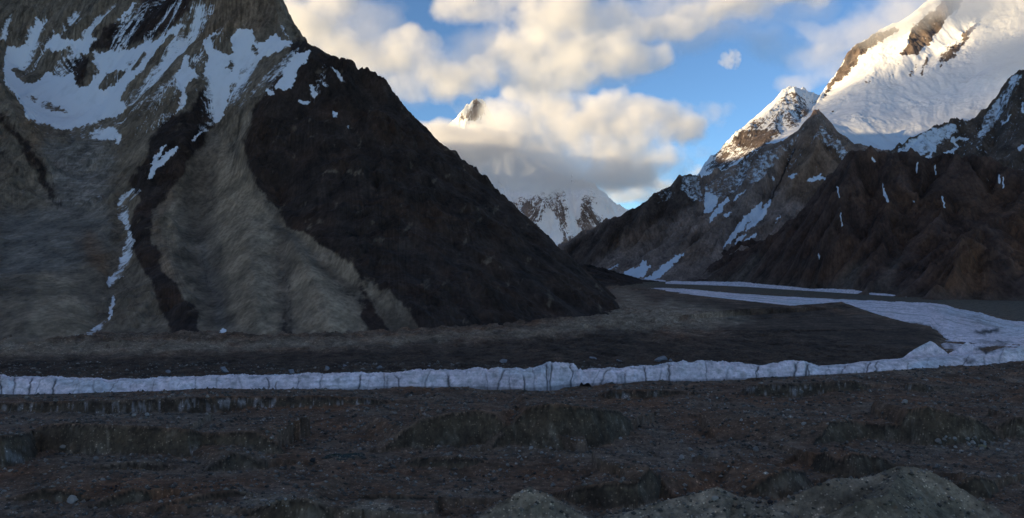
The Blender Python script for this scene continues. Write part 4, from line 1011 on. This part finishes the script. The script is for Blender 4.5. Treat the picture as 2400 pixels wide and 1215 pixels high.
NEAR = [(-420, 880, 960, 884), (-200, 878, 958, 886), (0, 876, 952, 886), (120, 878, 952, 890), (240, 882, 955, 893), (258, 883, 955, 897), (330, 885, 955, 892), (400, 890, 955, 887), (500, 901, 965, 885), (560, 905, 970, 885), (620, 908, 972, 884), (640, 910, 972, 883), (700, 914, 975, 880), (760, 920, 975, 879), (830, 930, 985, 878), (900, 942, 990, 876), (1000, 940, 995, 872), (1100, 938, 995, 870), (1150, 935, 995, 867), (1225, 928, 995, 873), (1240, 928, 995, 866), (1262, 930, 995, 862), (1320, 948, 1005, 855), (1345, 955, 1010, 859), (1356, 958, 1012, 871), (1430, 970, 1030, 867), (1530, 984, 1045, 861), (1570, 988, 1050, 857), (1600, 990, 1055, 855), (1700, 998, 1070, 852), (1740, 1006, 1075, 857), (1790, 1014, 1080, 861), (1830, 1020, 1085, 853), (1890, 1030, 1090, 850), (1920, 1036, 1095, 863), (1960, 1044, 1105, 860), (2050, 1064, 1140, 850), (2100, 1078, 1165, 846), (2150, 1090, 1190, 842), (2230, 1108, 1220, 838), (2300, 1128, 1240, 832), (2340, 1140, 1250, 824), (2400, 1165, 1270, 814), (2550, 1220, 1340, 800), (2750, 1300, 1420, 785)]
ice_band("long pale ice ridge cut by dark cracks, between dark moraine and brown rubble", NEAR, int(2700 * Q), int(120 * Q), 0.34, 601, cracks=95,
         peaks=[([(2120, 836, 1170), (2150, 815, 1185), (2181, 799, 1195), (2205, 815, 1185), (2225, 832, 1175)], 0.75, 0.7), ([(2238, 822, 1215), (2268, 801, 1235), (2292, 815, 1225), (2312, 838, 1210)], 0.75, 0.7), ([(1354, 870, 968), (1361, 863, 968), (1368, 871, 968)], 1.4, 1.2)])
SHEET = [(1470, 3950, 4080, 676), (1540, 3650, 4050, 676), (1600, 3350, 3900, 677.5), (1700, 2900, 3500, 687), (1830, 2500, 3200, 696), (1970, 2080, 2900, 703), (2080, 1960, 2700, 709), (2180, 1800, 2650, 712), (2195, 1480, 2600, 714), (2215, 1320, 2520, 718), (2260, 1275, 2300, 730), (2300, 1255, 2120, 738), (2350, 1262, 1960, 752), (2400, 1275, 1880, 757), (2550, 1360, 1800, 764), (2750, 1400, 1760, 770)]
ice_band("broad smooth pale ice stream curving round the dark rubble hill", SHEET, int(1300 * Q), int(200 * Q), 0.9, 631, steep=False, cracks=0, lump=1.6, back=0.9,
         peaks=[([(2200, 775, 1560), (2280, 790, 1480), (2400, 800, 1420)], 0.1, 0.15), ([(2330, 775, 1650), (2420, 762, 1700)], 0.12, 0.2)])
ice_band("thin lumpy ice line along the foot of the dark foothill", [(1560, 4850, 5250, 660), (1620, 4700, 5100, 662), (1680, 4550, 4900, 662), (1740, 4350, 4650, 664), (1800, 4100, 4350, 669), (1850, 3920, 4100, 674), (1900, 3760, 3900, 678), (1960, 3580, 3700, 680), (2000, 3470, 3580, 682), (2060, 3320, 3400, 689), (2125, 3170, 3240, 694)], 600, 40, 0.4, 641, lump=2.2)
ice_band("small far ice patch at the foot of the snow fans", [(1360, 6300, 7100, 646), (1400, 6200, 6900, 649), (1450, 5950, 6500, 652), (1510, 5600, 6000, 655), (1560, 5300, 5600, 658)], 240, 30, 0.5, 651, lump=1.8)
ice_band("short far ice sliver beyond the tip of the black slope", [(1385, 4500, 4750, 668), (1420, 4380, 4650, 670), (1455, 4300, 4420, 674)], 120, 24, 0.5, 661, lump=1.2)

# ------------------------------------------------------------------ loose ice blocks on the dark moraine
import bmesh


def stone_mesh(name, seed, sx, sy, sz, cuts=9, mat=None, sub=3, rough=0.05, span=(0.52, 0.86)):
    rng = random.Random(seed)
    bm = bmesh.new()
    bmesh.ops.create_icosphere(bm, subdivisions=sub, radius=1.0)
    planes = []
    for _ in range(cuts):
        v = Vector((rng.gauss(0, 1), rng.gauss(0, 1), rng.gauss(0, 0.8))).normalized()
        planes.append((v, rng.uniform(*span)))
    for v in bm.verts:
        for n, d in planes:
            e = v.co.dot(n)
            if e > d:
                v.co -= n * (e - d)
        v.co *= 1 + rng.uniform(-rough, rough)
        v.co = Vector((v.co.x * sx, v.co.y * sy, v.co.z * sz))
    me = bpy.data.meshes.new(name); bm.to_mesh(me); bm.free()
    me.materials.append(mat)
    return me


def stone_mat(name, c, s=2.0, var=0.35):
    m = bpy.data.materials.new(name); m.use_nodes = True
    nt = m.node_tree; b = nt.nodes["Principled BSDF"]; b.inputs["Roughness"].default_value = 0.9; b.inputs["Specular IOR Level"].default_value = 0.2
    tc = nd(nt, "ShaderNodeTexCoord").outputs["Object"]
    n = noise_node(nt, tc, s, 6, 0.65)
    cr = nd(nt, "ShaderNodeMix", data_type='RGBA')
    cr.inputs[6].default_value = (*[x * (1 - var) for x in c], 1); cr.inputs[7].default_value = (*[x * (1 + var) for x in c], 1)
    nt.links.new(n, cr.inputs[0]); nt.links.new(cr.outputs[2], b.inputs["Base Color"])
    bp = nd(nt, "ShaderNodeBump"); bp.inputs["Distance"].default_value = 0.15; nt.links.new(n, bp.inputs["Height"]); nt.links.new(bp.outputs[0], b.inputs["Normal"])
    return m


M_blk = stone_mat("dirty ice", (0.25, 0.25, 0.265), 0.35, 0.6)
BLOCKS = [(527, 864, 26, 16, "large pale ice block alone on dark moraine behind the ice ridge"), (683, 866, 20, 20, "jagged leaning ice block with a dark notch on the dark moraine"), (765, 863, 13, 12, "small slanting ice block on the dark moraine, right of the jagged one"),
          (810, 855, 11, 8, "tiny pale ice lump higher on the dark moraine"), (887, 861, 15, 9, "flat ice slab tilted on the dark moraine above the ridge"), (396, 871, 14, 9, "dull dirty ice lump half buried in dark moraine"), (1005, 857, 10, 7, "speck of ice on the dark moraine over the bluish ridge part"),
          (1180, 845, 22, 12, "dirty ice slab in shadowed moraine above the middle of the ridge"), (1395, 838, 26, 10, "long dirty grey ice patch on the moraine slope"), (1450, 843, 18, 12, "streaked ice face beside the long dirty patch"), (1546, 836, 30, 24, "tall pale streaked ice face in the dark rubble slope"), (1573, 843, 9, 8, "little ice lump beside the tall streaked ice face")]
for k, (px, py, w, h, lab) in enumerate(BLOCKS):
    x, y, z = ground_seen(px, py + h / 2 - 1)
    s = y / F
    me = stone_mesh("ice_block", 700 + k, w * s * 0.62, w * s * 0.5, h * s * 0.62, 13, M_blk, 4, 0.03, (0.3, 0.75))
    o = bpy.data.objects.new("ice_block", me); scn.collection.objects.link(o)
    o.location = (x, y, z + h * s * 0.05)
    rg = random.Random(k); o.rotation_euler = (rg.uniform(-.2, .2), rg.uniform(-.35, .35), rg.uniform(-.5, .5))
    tag(o, lab, "ice block", "ice blocks on the dark moraine")

# ------------------------------------------------------------------ little green meltwater pond
x, y, z = POND[0], POND[1], PZ
bm = bmesh.new()
ring = []
for i in range(40):
    a = 2 * math.pi * i / 40
    r = 1 + 0.18 * math.sin(2 * a + 1) + 0.12 * math.sin(3 * a)
    ring.append(bm.verts.new((math.cos(a) * 12.5 * r, math.sin(a) * 14.5 * r, 0)))
bm.faces.new(ring)
me = bpy.data.meshes.new("pond"); bm.to_mesh(me); bm.free()
m = bpy.data.materials.new("murky green water"); m.use_nodes = True
b = m.node_tree.nodes["Principled BSDF"]; b.inputs["Base Color"].default_value = (0.028, 0.042, 0.03, 1); b.inputs["Roughness"].default_value = 0.25; b.inputs["Specular IOR Level"].default_value = 0.2
me.materials.append(m)
o = bpy.data.objects.new("pond", me); scn.collection.objects.link(o)
o.location = (x, y, z + 0.35)
tag(o, "small murky green meltwater pond in the brown rubble", "pond", kind="structure")

# ------------------------------------------------------------------ boulders
S_PALE = stone_mat("pale granite", (0.34, 0.315, 0.285)); S_GREY = stone_mat("grey granite", (0.23, 0.205, 0.18)); S_DARK = stone_mat("dark rock", (0.035, 0.033, 0.033)); S_OCH = stone_mat("ochre rock", (0.30, 0.25, 0.15))
KINDS = {}
for nm, mt in (("pale", S_PALE), ("grey", S_GREY), ("dark", S_DARK), ("ochre", S_OCH)):
    KINDS[nm] = [stone_mesh("boulder", 800 + 10 * i + len(nm), 0.62, 0.5, 0.48, 9 + i, mt) for i in range(5)]
NAMED = [
    (1455, 1030, 11, "pale", "pale boulder on a small knoll at the foot of the streaked central cliff"), (1616, 1057, 15, "pale", "largest pale boulder on the grey gravel flat right of centre"), (1599, 1075, 13, "pale", "rounded pale boulder just below the largest one on the grey flat"), (1623, 1076, 10, "pale", "smaller pale boulder close beside the rounded one on the grey flat"),
    (1701, 1048, 9, "pale", "pointed pale boulder at the right end of the grey gravel flat"), (1773, 1058, 15, "grey", "big brownish grey boulder left of the dark streaked hollow"), (1736, 987, 9, "pale", "pale triangular boulder on the slope above the brown hump"), (1883, 996, 12, "pale", "flat whitish boulder left of the low dark bank on the right"),
    (1246, 1053, 9, "pale", "pale boulder at the left foot of the streaked central cliff"), (1291, 1055, 9, "pale", "pale boulder right under the streaked central cliff"), (1682, 937, 7, "pale", "small pale boulder below the thin dirty ice bank"), (1742, 954, 8, "grey", "grey boulder among scattered stones beneath the right dirty ice bank"),
    (1295, 1140, 13, "grey", "squat grey boulder just above the pale gravel cone"), (1345, 1134, 11, "grey", "grey boulder above the dark muddy ice cliff near the bottom"), (1730, 887, 11, "dark", "dark rock lying against the foot of the white ice ridge"), (2120, 945, 17, "pale", "long flat pale slab on the slope above the dark hollow on the right"),
    (2200, 1042, 17, "grey", "big grey boulder at the left end of the boulder pile"), (2304, 1051, 16, "ochre", "ochre boulder in the middle of the boulder pile"), (2280, 1042, 13, "pale", "pale boulder just above the ochre one in the boulder pile"), (1805, 1182, 13, "dark", "dark boulder on the pale gravel mound at the bottom"), (2197, 1097, 11, "grey", "grey boulder beyond the crest of the biggest gravel mound"),
    (1877, 920, 9, "grey", "grey boulder in front of the streaked ice bank"), (225, 1077, 13, "grey", "grey boulder over a dark hollow below the long left cliff"), (168, 1179, 27, "pale", "wide flat pale slab in the dark rubble at lower left"), (149, 1054, 15, "grey", "grey slab at the foot of the long left cliff"),
    (345, 975, 12, "pale", "right one of two pale flat rocks above the long left cliff"), (315, 976, 11, "pale", "left one of two pale flat rocks above the long left cliff"), (926, 971, 10, "grey", "round grey boulder on the brown slope left of the curved bank"), (1271, 1065, 10, "pale", "pale boulder in the dark stones below the central cliff"), (1190, 1093, 11, "grey", "grey boulder on brown ground right of the small red bank"),
    (732, 1084, 13, "dark", "dark lump of rock left of the green pond"), (816, 898, 8, "dark", "dark rock lying on the face of the ice ridge"), (1224, 1158, 8, "pale", "pale boulder on the left flank of the pale gravel cone"), (1675, 1172, 14, "pale", "cluster of whitish rock on the low gravel hump"),
]
boulders = []


def put_stone(px, py, w, kind, rg, label, group):
    x, y, z = ground_seen(px, py)
    s = w * y / F
    o = bpy.data.objects.new("boulder", rg.choice(KINDS[kind])); scn.collection.objects.link(o)
    o.scale = (s, s * rg.uniform(0.8, 1.1), s * rg.uniform(0.75, 1.05))
    o.location = (x, y, z + s * 0.16)
    o.rotation_euler = (rg.uniform(-.2, .2), rg.uniform(-.2, .2), rg.uniform(0, 6.28))
    tag(o, label, "boulder", group)
    boulders.append(o)


rg = random.Random(5)
for px, py, w, kind, lab in NAMED:
    put_stone(px, py, w, kind, rg, lab, "boulders on the glacier rubble")
AREAS = [  # px range, row range, how many, size range, kind mix, label
    ((2205, 2375), (1032, 1062), 42, (6, 11), ("pale", "grey", "grey"), "small angular boulder in the pile on the right", "boulders of the pile on the right"),
    ((1560, 1900), (930, 1010), 46, (3.5, 7), ("pale", "grey"), "small boulder on the stony slope under the dirty ice banks", "stones of the slope under the dirty ice banks"),
    ((1190, 1460), (1050, 1075), 26, (4, 7), ("grey", "pale"), "small boulder in the stony strip below the central cliff", "stones of the strip below the central cliff"),
    ((620, 930), (955, 1050), 30, (3.5, 6), ("grey", "pale"), "small stone on the broad brown slope left of the curved bank", "stones of the broad brown slope"),
    ((700, 1250), (1085, 1160), 34, (3.5, 7), ("grey", "grey", "dark"), "small stone on the reddish brown rubble near the bottom", "stones of the reddish rubble"),
    ((250, 560), (1070, 1150), 26, (3.5, 7), ("grey", "dark"), "small stone on the rubble below the long left cliff", "stones below the long left cliff"),
    ((1500, 1800), (1060, 1110), 24, (3.5, 7), ("grey", "pale"), "small stone on the grey gravel flat", "stones of the grey gravel flat"),
    ((560, 700), (1150, 1195), 26, (4, 8), ("pale", "grey"), "small stone in the pale stony patch at the bottom", "stones of the pale patch"),
]
for (xa, xb), (ya, yb), n, (wa, wb), mix, lab, grp in AREAS:
    for _ in range(n):
        put_stone(rg.uniform(xa, xb), rg.uniform(ya, yb), wa + (wb - wa) * rg.random() ** 2, rg.choice(mix), rg, lab, grp)

# small rubble: far too many pieces to count
base = np.array([(1, 0, 0), (-1, 0, 0), (0, 1, 0), (0, -1, 0), (0, 0, 1), (0, 0, -1)], float)
fcs = np.array([(0, 2, 4), (2, 1, 4), (1, 3, 4), (3, 0, 4), (2, 0, 5), (1, 2, 5), (3, 1, 5), (0, 3, 5)])
nr = np.random.RandomState(9)
V = []; FC = []; CL = []
n_r = 70000
i_ = nr.randint(0, NC, n_r); j_ = (nr.rand(n_r) ** 0.75 * int(0.30 * NR)).astype(int) + int(0.06 * NR)
dens = fbm(X[i_, j_] / 40, Y[i_, j_] / 25, 4, 555)
ok = (dens + nr.rand(n_r) * 0.9 + 0.35 * (Y[i_, j_] < 510) > 0.35) & (face[i_, j_] < 0.3)
i_, j_ = i_[ok], j_[ok]
n_r = len(i_)
sz = (0.32 + 1.7 * nr.rand(n_r) ** 4.5) * (0.7 + Y[i_, j_] / 1200)
pos = np.stack([X[i_, j_], Y[i_, j_], Gz[i_, j_] + sz * 0.15], -1)
vv = base[None] * (0.6 + 0.6 * nr.rand(n_r, 6, 1)) * sz[:, None, None] * np.array((1, 1, 0.7)) + nr.randn(n_r, 6, 3) * sz[:, None, None] * 0.12 + pos[:, None, :]
ff = fcs[None] + 6 * np.arange(n_r)[:, None, None]
me = bpy.data.meshes.new("rubble")
me.vertices.add(n_r * 6); me.vertices.foreach_set("co", vv.reshape(-1).astype(f32))
me.loops.add(n_r * 24); me.loops.foreach_set("vertex_index", ff.reshape(-1).astype(np.int32))
me.polygons.add(n_r * 8); me.polygons.foreach_set("loop_start", np.arange(0, n_r * 24, 3, dtype=np.int32))
tone = (0.07 + 0.18 * nr.rand(n_r) ** 2.0)
cc = np.ones((n_r, 6, 4), f32); cc[..., :3] = tone[:, None, None] * np.array((1.12, 0.96, 0.82))
a = me.attributes.new("Col", 'FLOAT_COLOR', 'POINT'); a.data.foreach_set("color", cc.reshape(-1))
me.update(calc_edges=True); me.validate()
me.materials.append(M_ground)
o = bpy.data.objects.new("rubble", me); scn.collection.objects.link(o)
tag(o, "countless small stones strewn over the glacier rubble", "rubble", kind="stuff")
# ------------------------------------------------------------------ clouds: real volumes hanging at their own distance
def cloud_mat(name, dens, aniso=0.1):
    m = bpy.data.materials.new(name); m.use_nodes = True
    nt = m.node_tree; nt.nodes.clear()
    out = nt.nodes.new("ShaderNodeOutputMaterial"); pv = nt.nodes.new("ShaderNodeVolumePrincipled")
    pv.inputs["Color"].default_value = (0.985, 0.985, 0.985, 1)
    pv.inputs["Density"].default_value = dens
    pv.inputs["Anisotropy"].default_value = aniso
    nt.links.new(pv.outputs[0], out.inputs["Volume"])
    return m


def cloud(label, D, blobs, dens, grain_px=90, amp=0.68, gain=2.2, puff=0.8, depth=0.55, step_px=2.6, seed=0, aniso=0.1, real=False):
    """blobs (px, py, rx, ry[, depth shift m]) in photo pixels at depth D; density falls off through noise"""
    s = D / F
    C = []
    if real:
        C = [tuple(b) for b in blobs]
    for b in ([] if real else blobs):
        dd = D + (b[4] if len(b) > 4 else 0)
        x, y, z = at(b[0], b[1], dd)
        C.append((x, y, z, b[2] * s, min(b[2], b[3] * 2.2) * s * depth, b[3] * s))
    C = np.array(C)
    pad = 1.25
    lo = (C[:, :3] - C[:, 3:] * pad).min(0); hi = (C[:, :3] + C[:, 3:] * pad).max(0)
    ng = bpy.data.node_groups.new("cloud shape", 'GeometryNodeTree')
    ng.interface.new_socket("Geometry", in_out='OUTPUT', socket_type='NodeSocketGeometry')
    N = ng.nodes; L = ng.links
    pos = N.new("GeometryNodeInputPosition").outputs[0]

    def vm(op, a, b=None):
        n = N.new("ShaderNodeVectorMath"); n.operation = op
        for i, v in enumerate((a, b)):
            if v is None: continue
            if isinstance(v, (tuple, list)): n.inputs[i].default_value = v
            else: L.new(v, n.inputs[i])
        return n

    def mm(op, a, b=None, c=None):
        n = N.new("ShaderNodeMath"); n.operation = op
        for i, v in enumerate((a, b, c)):
            if v is None: continue
            if isinstance(v, (int, float)): n.inputs[i].default_value = v
            else: L.new(v, n.inputs[i])
        return n.outputs[0]
    g = grain_px * s
    nz0 = N.new("ShaderNodeTexNoise"); nz0.inputs["Scale"].default_value = 1.0 / (g * 1.2); nz0.inputs["Detail"].default_value = 2.0
    sh = vm('ADD', pos, (seed * 1731.0, seed * 977.0, seed * 311.0)).outputs[0]
    L.new(sh, nz0.inputs["Vector"])
    wrp = vm('SUBTRACT', nz0.outputs["Color"], (0.5, 0.5, 0.5)).outputs[0]
    ws = N.new("ShaderNodeVectorMath"); ws.operation = 'SCALE'; L.new(wrp, ws.inputs[0]); ws.inputs["Scale"].default_value = g * 0.9
    pw = vm('ADD', pos, ws.outputs[0]).outputs[0]
    f = None
    for (x, y, z, rx, ry, rz) in C:
        q = vm('SUBTRACT', pw, (float(x), float(y), float(z))).outputs[0]
        q = vm('MULTIPLY', q, (1.0 / float(rx), 1.0 / float(ry), 1.0 / float(rz))).outputs[0]
        d2 = vm('DOT_PRODUCT', q, q).outputs["Value"]
        fi = mm('SUBTRACT', 1.0, d2)
        if f is None: f = fi
        else:
            n = N.new("ShaderNodeMath"); n.operation = 'SMOOTH_MAX'
            L.new(f, n.inputs[0]); L.new(fi, n.inputs[1]); n.inputs[2].default_value = 0.35
            f = n.outputs[0]
    nz = N.new("ShaderNodeTexNoise"); nz.inputs["Scale"].default_value = 1.0 / g; nz.inputs["Detail"].default_value = 6.0; nz.inputs["Roughness"].default_value = 0.58
    L.new(sh, nz.inputs["Vector"])
    vo = N.new("ShaderNodeTexVoronoi"); vo.inputs["Scale"].default_value = 1.0 / (g * 0.42); vo.inputs["Detail"].default_value = 2.0; vo.inputs["Roughness"].default_value = 0.5
    L.new(pw, vo.inputs["Vector"])
    F_ = mm('ADD', mm('MINIMUM', f, 0.6), mm('MULTIPLY', mm('SUBTRACT', nz.outputs["Fac"], 0.5), amp * 3.6))
    F_ = mm('ADD', F_, mm('MULTIPLY', mm('SUBTRACT', 0.45, vo.outputs["Distance"]), puff))
    den = mm('MULTIPLY', F_, gain)
    n = N.new("ShaderNodeMath"); n.operation = 'MULTIPLY'; n.use_clamp = True
    L.new(den, n.inputs[0]); n.inputs[1].default_value = 1.0
    vc = N.new("GeometryNodeVolumeCube")
    L.new(n.outputs[0], vc.inputs["Density"])
    vc.inputs["Min"].default_value = [float(v) for v in lo]; vc.inputs["Max"].default_value = [float(v) for v in hi]
    st = step_px * s
    for k, ax in enumerate("XYZ"):
        vc.inputs["Resolution " + ax].default_value = int(max(16, (hi[k] - lo[k]) / (st if ax != "Y" else st * 1.6)))
    sm = N.new("GeometryNodeSetMaterial")
    mat = cloud_mat("cloud vapour", dens, aniso)
    sm.inputs["Material"].default_value = mat
    L.new(vc.outputs[0], sm.inputs[0])
    go = N.new("NodeGroupOutput"); L.new(sm.outputs[0], go.inputs[0])
    vol = bpy.data.volumes.new("cloud")
    vol.materials.append(mat)
    vol.render.step_size = 0.0
    o = bpy.data.objects.new("cloud", vol); scn.collection.objects.link(o)
    md = o.modifiers.new("shape", 'NODES'); md.node_group = ng
    tag(o, label, "cloud")
    return o


cloud("big cream cloud bank wrapped round the far pyramid peak", 13300,
      [(1055, 320, 80, 42), (1100, 325, 100, 46), (1115, 350, 130, 72), (1075, 345, 110, 55), (1150, 400, 140, 50), (1190, 300, 110, 75), (1300, 290, 150, 95), (1400, 270, 120, 80), (1490, 300, 130, 85), (1250, 382, 190, 72), (1430, 382, 190, 76), (1570, 300, 110, 55), (1130, 395, 130, 45), (1300, 414, 200, 46), (1220, 225, 45, 30)], 0.0040, seed=1, puff=0.35, amp=0.45, gain=1.8)
cloud("bright cream cloud shoulder hugging the left side of the far rock tip", 12900, [(1030, 312, 75, 34), (1100, 316, 85, 38), (1075, 350, 120, 52), (1150, 330, 90, 45)], 0.006, seed=9, puff=0.3, amp=0.3, gain=2.2)
cloud("wide milky veil thinly spread behind the upper cloud banks", 17000, [(760, 90, 260, 110), (1000, 180, 260, 80), (1300, 130, 300, 120), (1520, 60, 260, 80), (1750, 10, 260, 50), (1850, 110, 120, 50)], 0.0007, seed=12, puff=0.1, amp=0.75, gain=1.0, grain_px=130, step_px=4)
cloud("thin blue grey veil trailing right and below the big cloud bank", 15200,
      [(1112, 258, 70, 30), (1500, 410, 160, 60), (1600, 280, 110, 50), (1640, 345, 50, 30), (1420, 440, 130, 30), (1560, 460, 90, 35)], 0.0012, seed=2, gain=1.5)
cloud("long grey and cream cloud bank above the black slope, top left of the sky", 14700,
      [(690, 60, 120, 80), (790, 120, 150, 65), (760, 20, 120, 60), (860, 140, 120, 50), (960, 100, 110, 36), (1060, 185, 120, 52), (980, 150, 120, 50), (1120, 175, 70, 42), (930, 210, 110, 30), (700, 160, 120, 60), (830, 220, 120, 40)], 0.0028, seed=3, puff=0.35, amp=0.74, gain=1.35)
cloud("broad cloud bank filling the top middle of the sky", 15000,
      [(1130, 10, 130, 60), (1290, 20, 180, 80), (1250, 110, 120, 75), (1400, 120, 130, 70), (1440, 50, 80, 55), (1330, 160, 150, 60), (1510, 130, 65, 45), (1290, 195, 120, 50), (1570, 60, 130, 40), (1690, 25, 150, 40), (1820, -5, 160, 36), (1640, -40, 300, 45)], 0.0028, seed=4, puff=0.35, amp=0.72, gain=1.35)
cloud("bright cloud streaming off the ridge of the snow mountain", 9300,
      [(1870, 195, 70, 38), (1935, 150, 90, 55), (2010, 90, 120, 55), (2090, 45, 120, 55), (2170, 0, 120, 55), (1900, 70, 70, 22)], 0.0020, seed=5, puff=0.3, amp=0.65, gain=1.4)
cloud("pale cloud veil hiding the top right of the snow mountain", 7500,
      [(2350, 50, 130, 110), (2420, 130, 130, 75), (2250, -30, 120, 60), (2310, 20, 110, 80), (2500, 60, 170, 130)], 0.0048, seed=6, puff=0.15, amp=0.5, gain=1.1)
cloud("small lone cloud puff in the blue gap", 14500, [(1710, 142, 34, 24), (1722, 132, 22, 16)], 0.004, grain_px=40, step_px=2.2, seed=7)
cloud("low bright cloud peeping over the jagged spur at the valley head", 19500, [(1480, 470, 90, 26), (1560, 440, 90, 34), (1640, 410, 60, 26)], 0.0028, seed=8)
for cx_, cy_, sd in ((-5600, -3600, 31), (-1200, 300, 32), (2400, -3600, 33), (5200, 1200, 34), (-1600, -6500, 35)):  # clouds out of view, added to whiten the skylight on the valley
    rr = random.Random(sd)
    bl = [(cx_ + rr.uniform(-1700, 1700), cy_ + rr.uniform(-1500, 1500), 5000 + 0.12 * (0.92 * cx_ + 0.4 * cy_) + 900 + rr.uniform(-250, 350), rr.uniform(1100, 1900), rr.uniform(1000, 1600), rr.uniform(300, 520)) for _ in range(6)]
    cloud("unseen broad cloud added overhead to whiten the light in the shade", 4500, bl, 0.003, grain_px=330, step_px=45, seed=sd, real=True)["group"] = "unseen clouds added overhead"

cloud("unseen thin cloud added far to the left to soften the sun on the snow mountain", 4500, [(-17500, -1500, 4300, 1500, 1000, 1100), (-17600, -2400, 4300, 1500, 1000, 1000)], 0.0017, grain_px=700, step_px=60, seed=41, real=True, gain=1.2, puff=0.2, amp=0.4)  # out of view, put in to dim the sunlight reaching that snow face
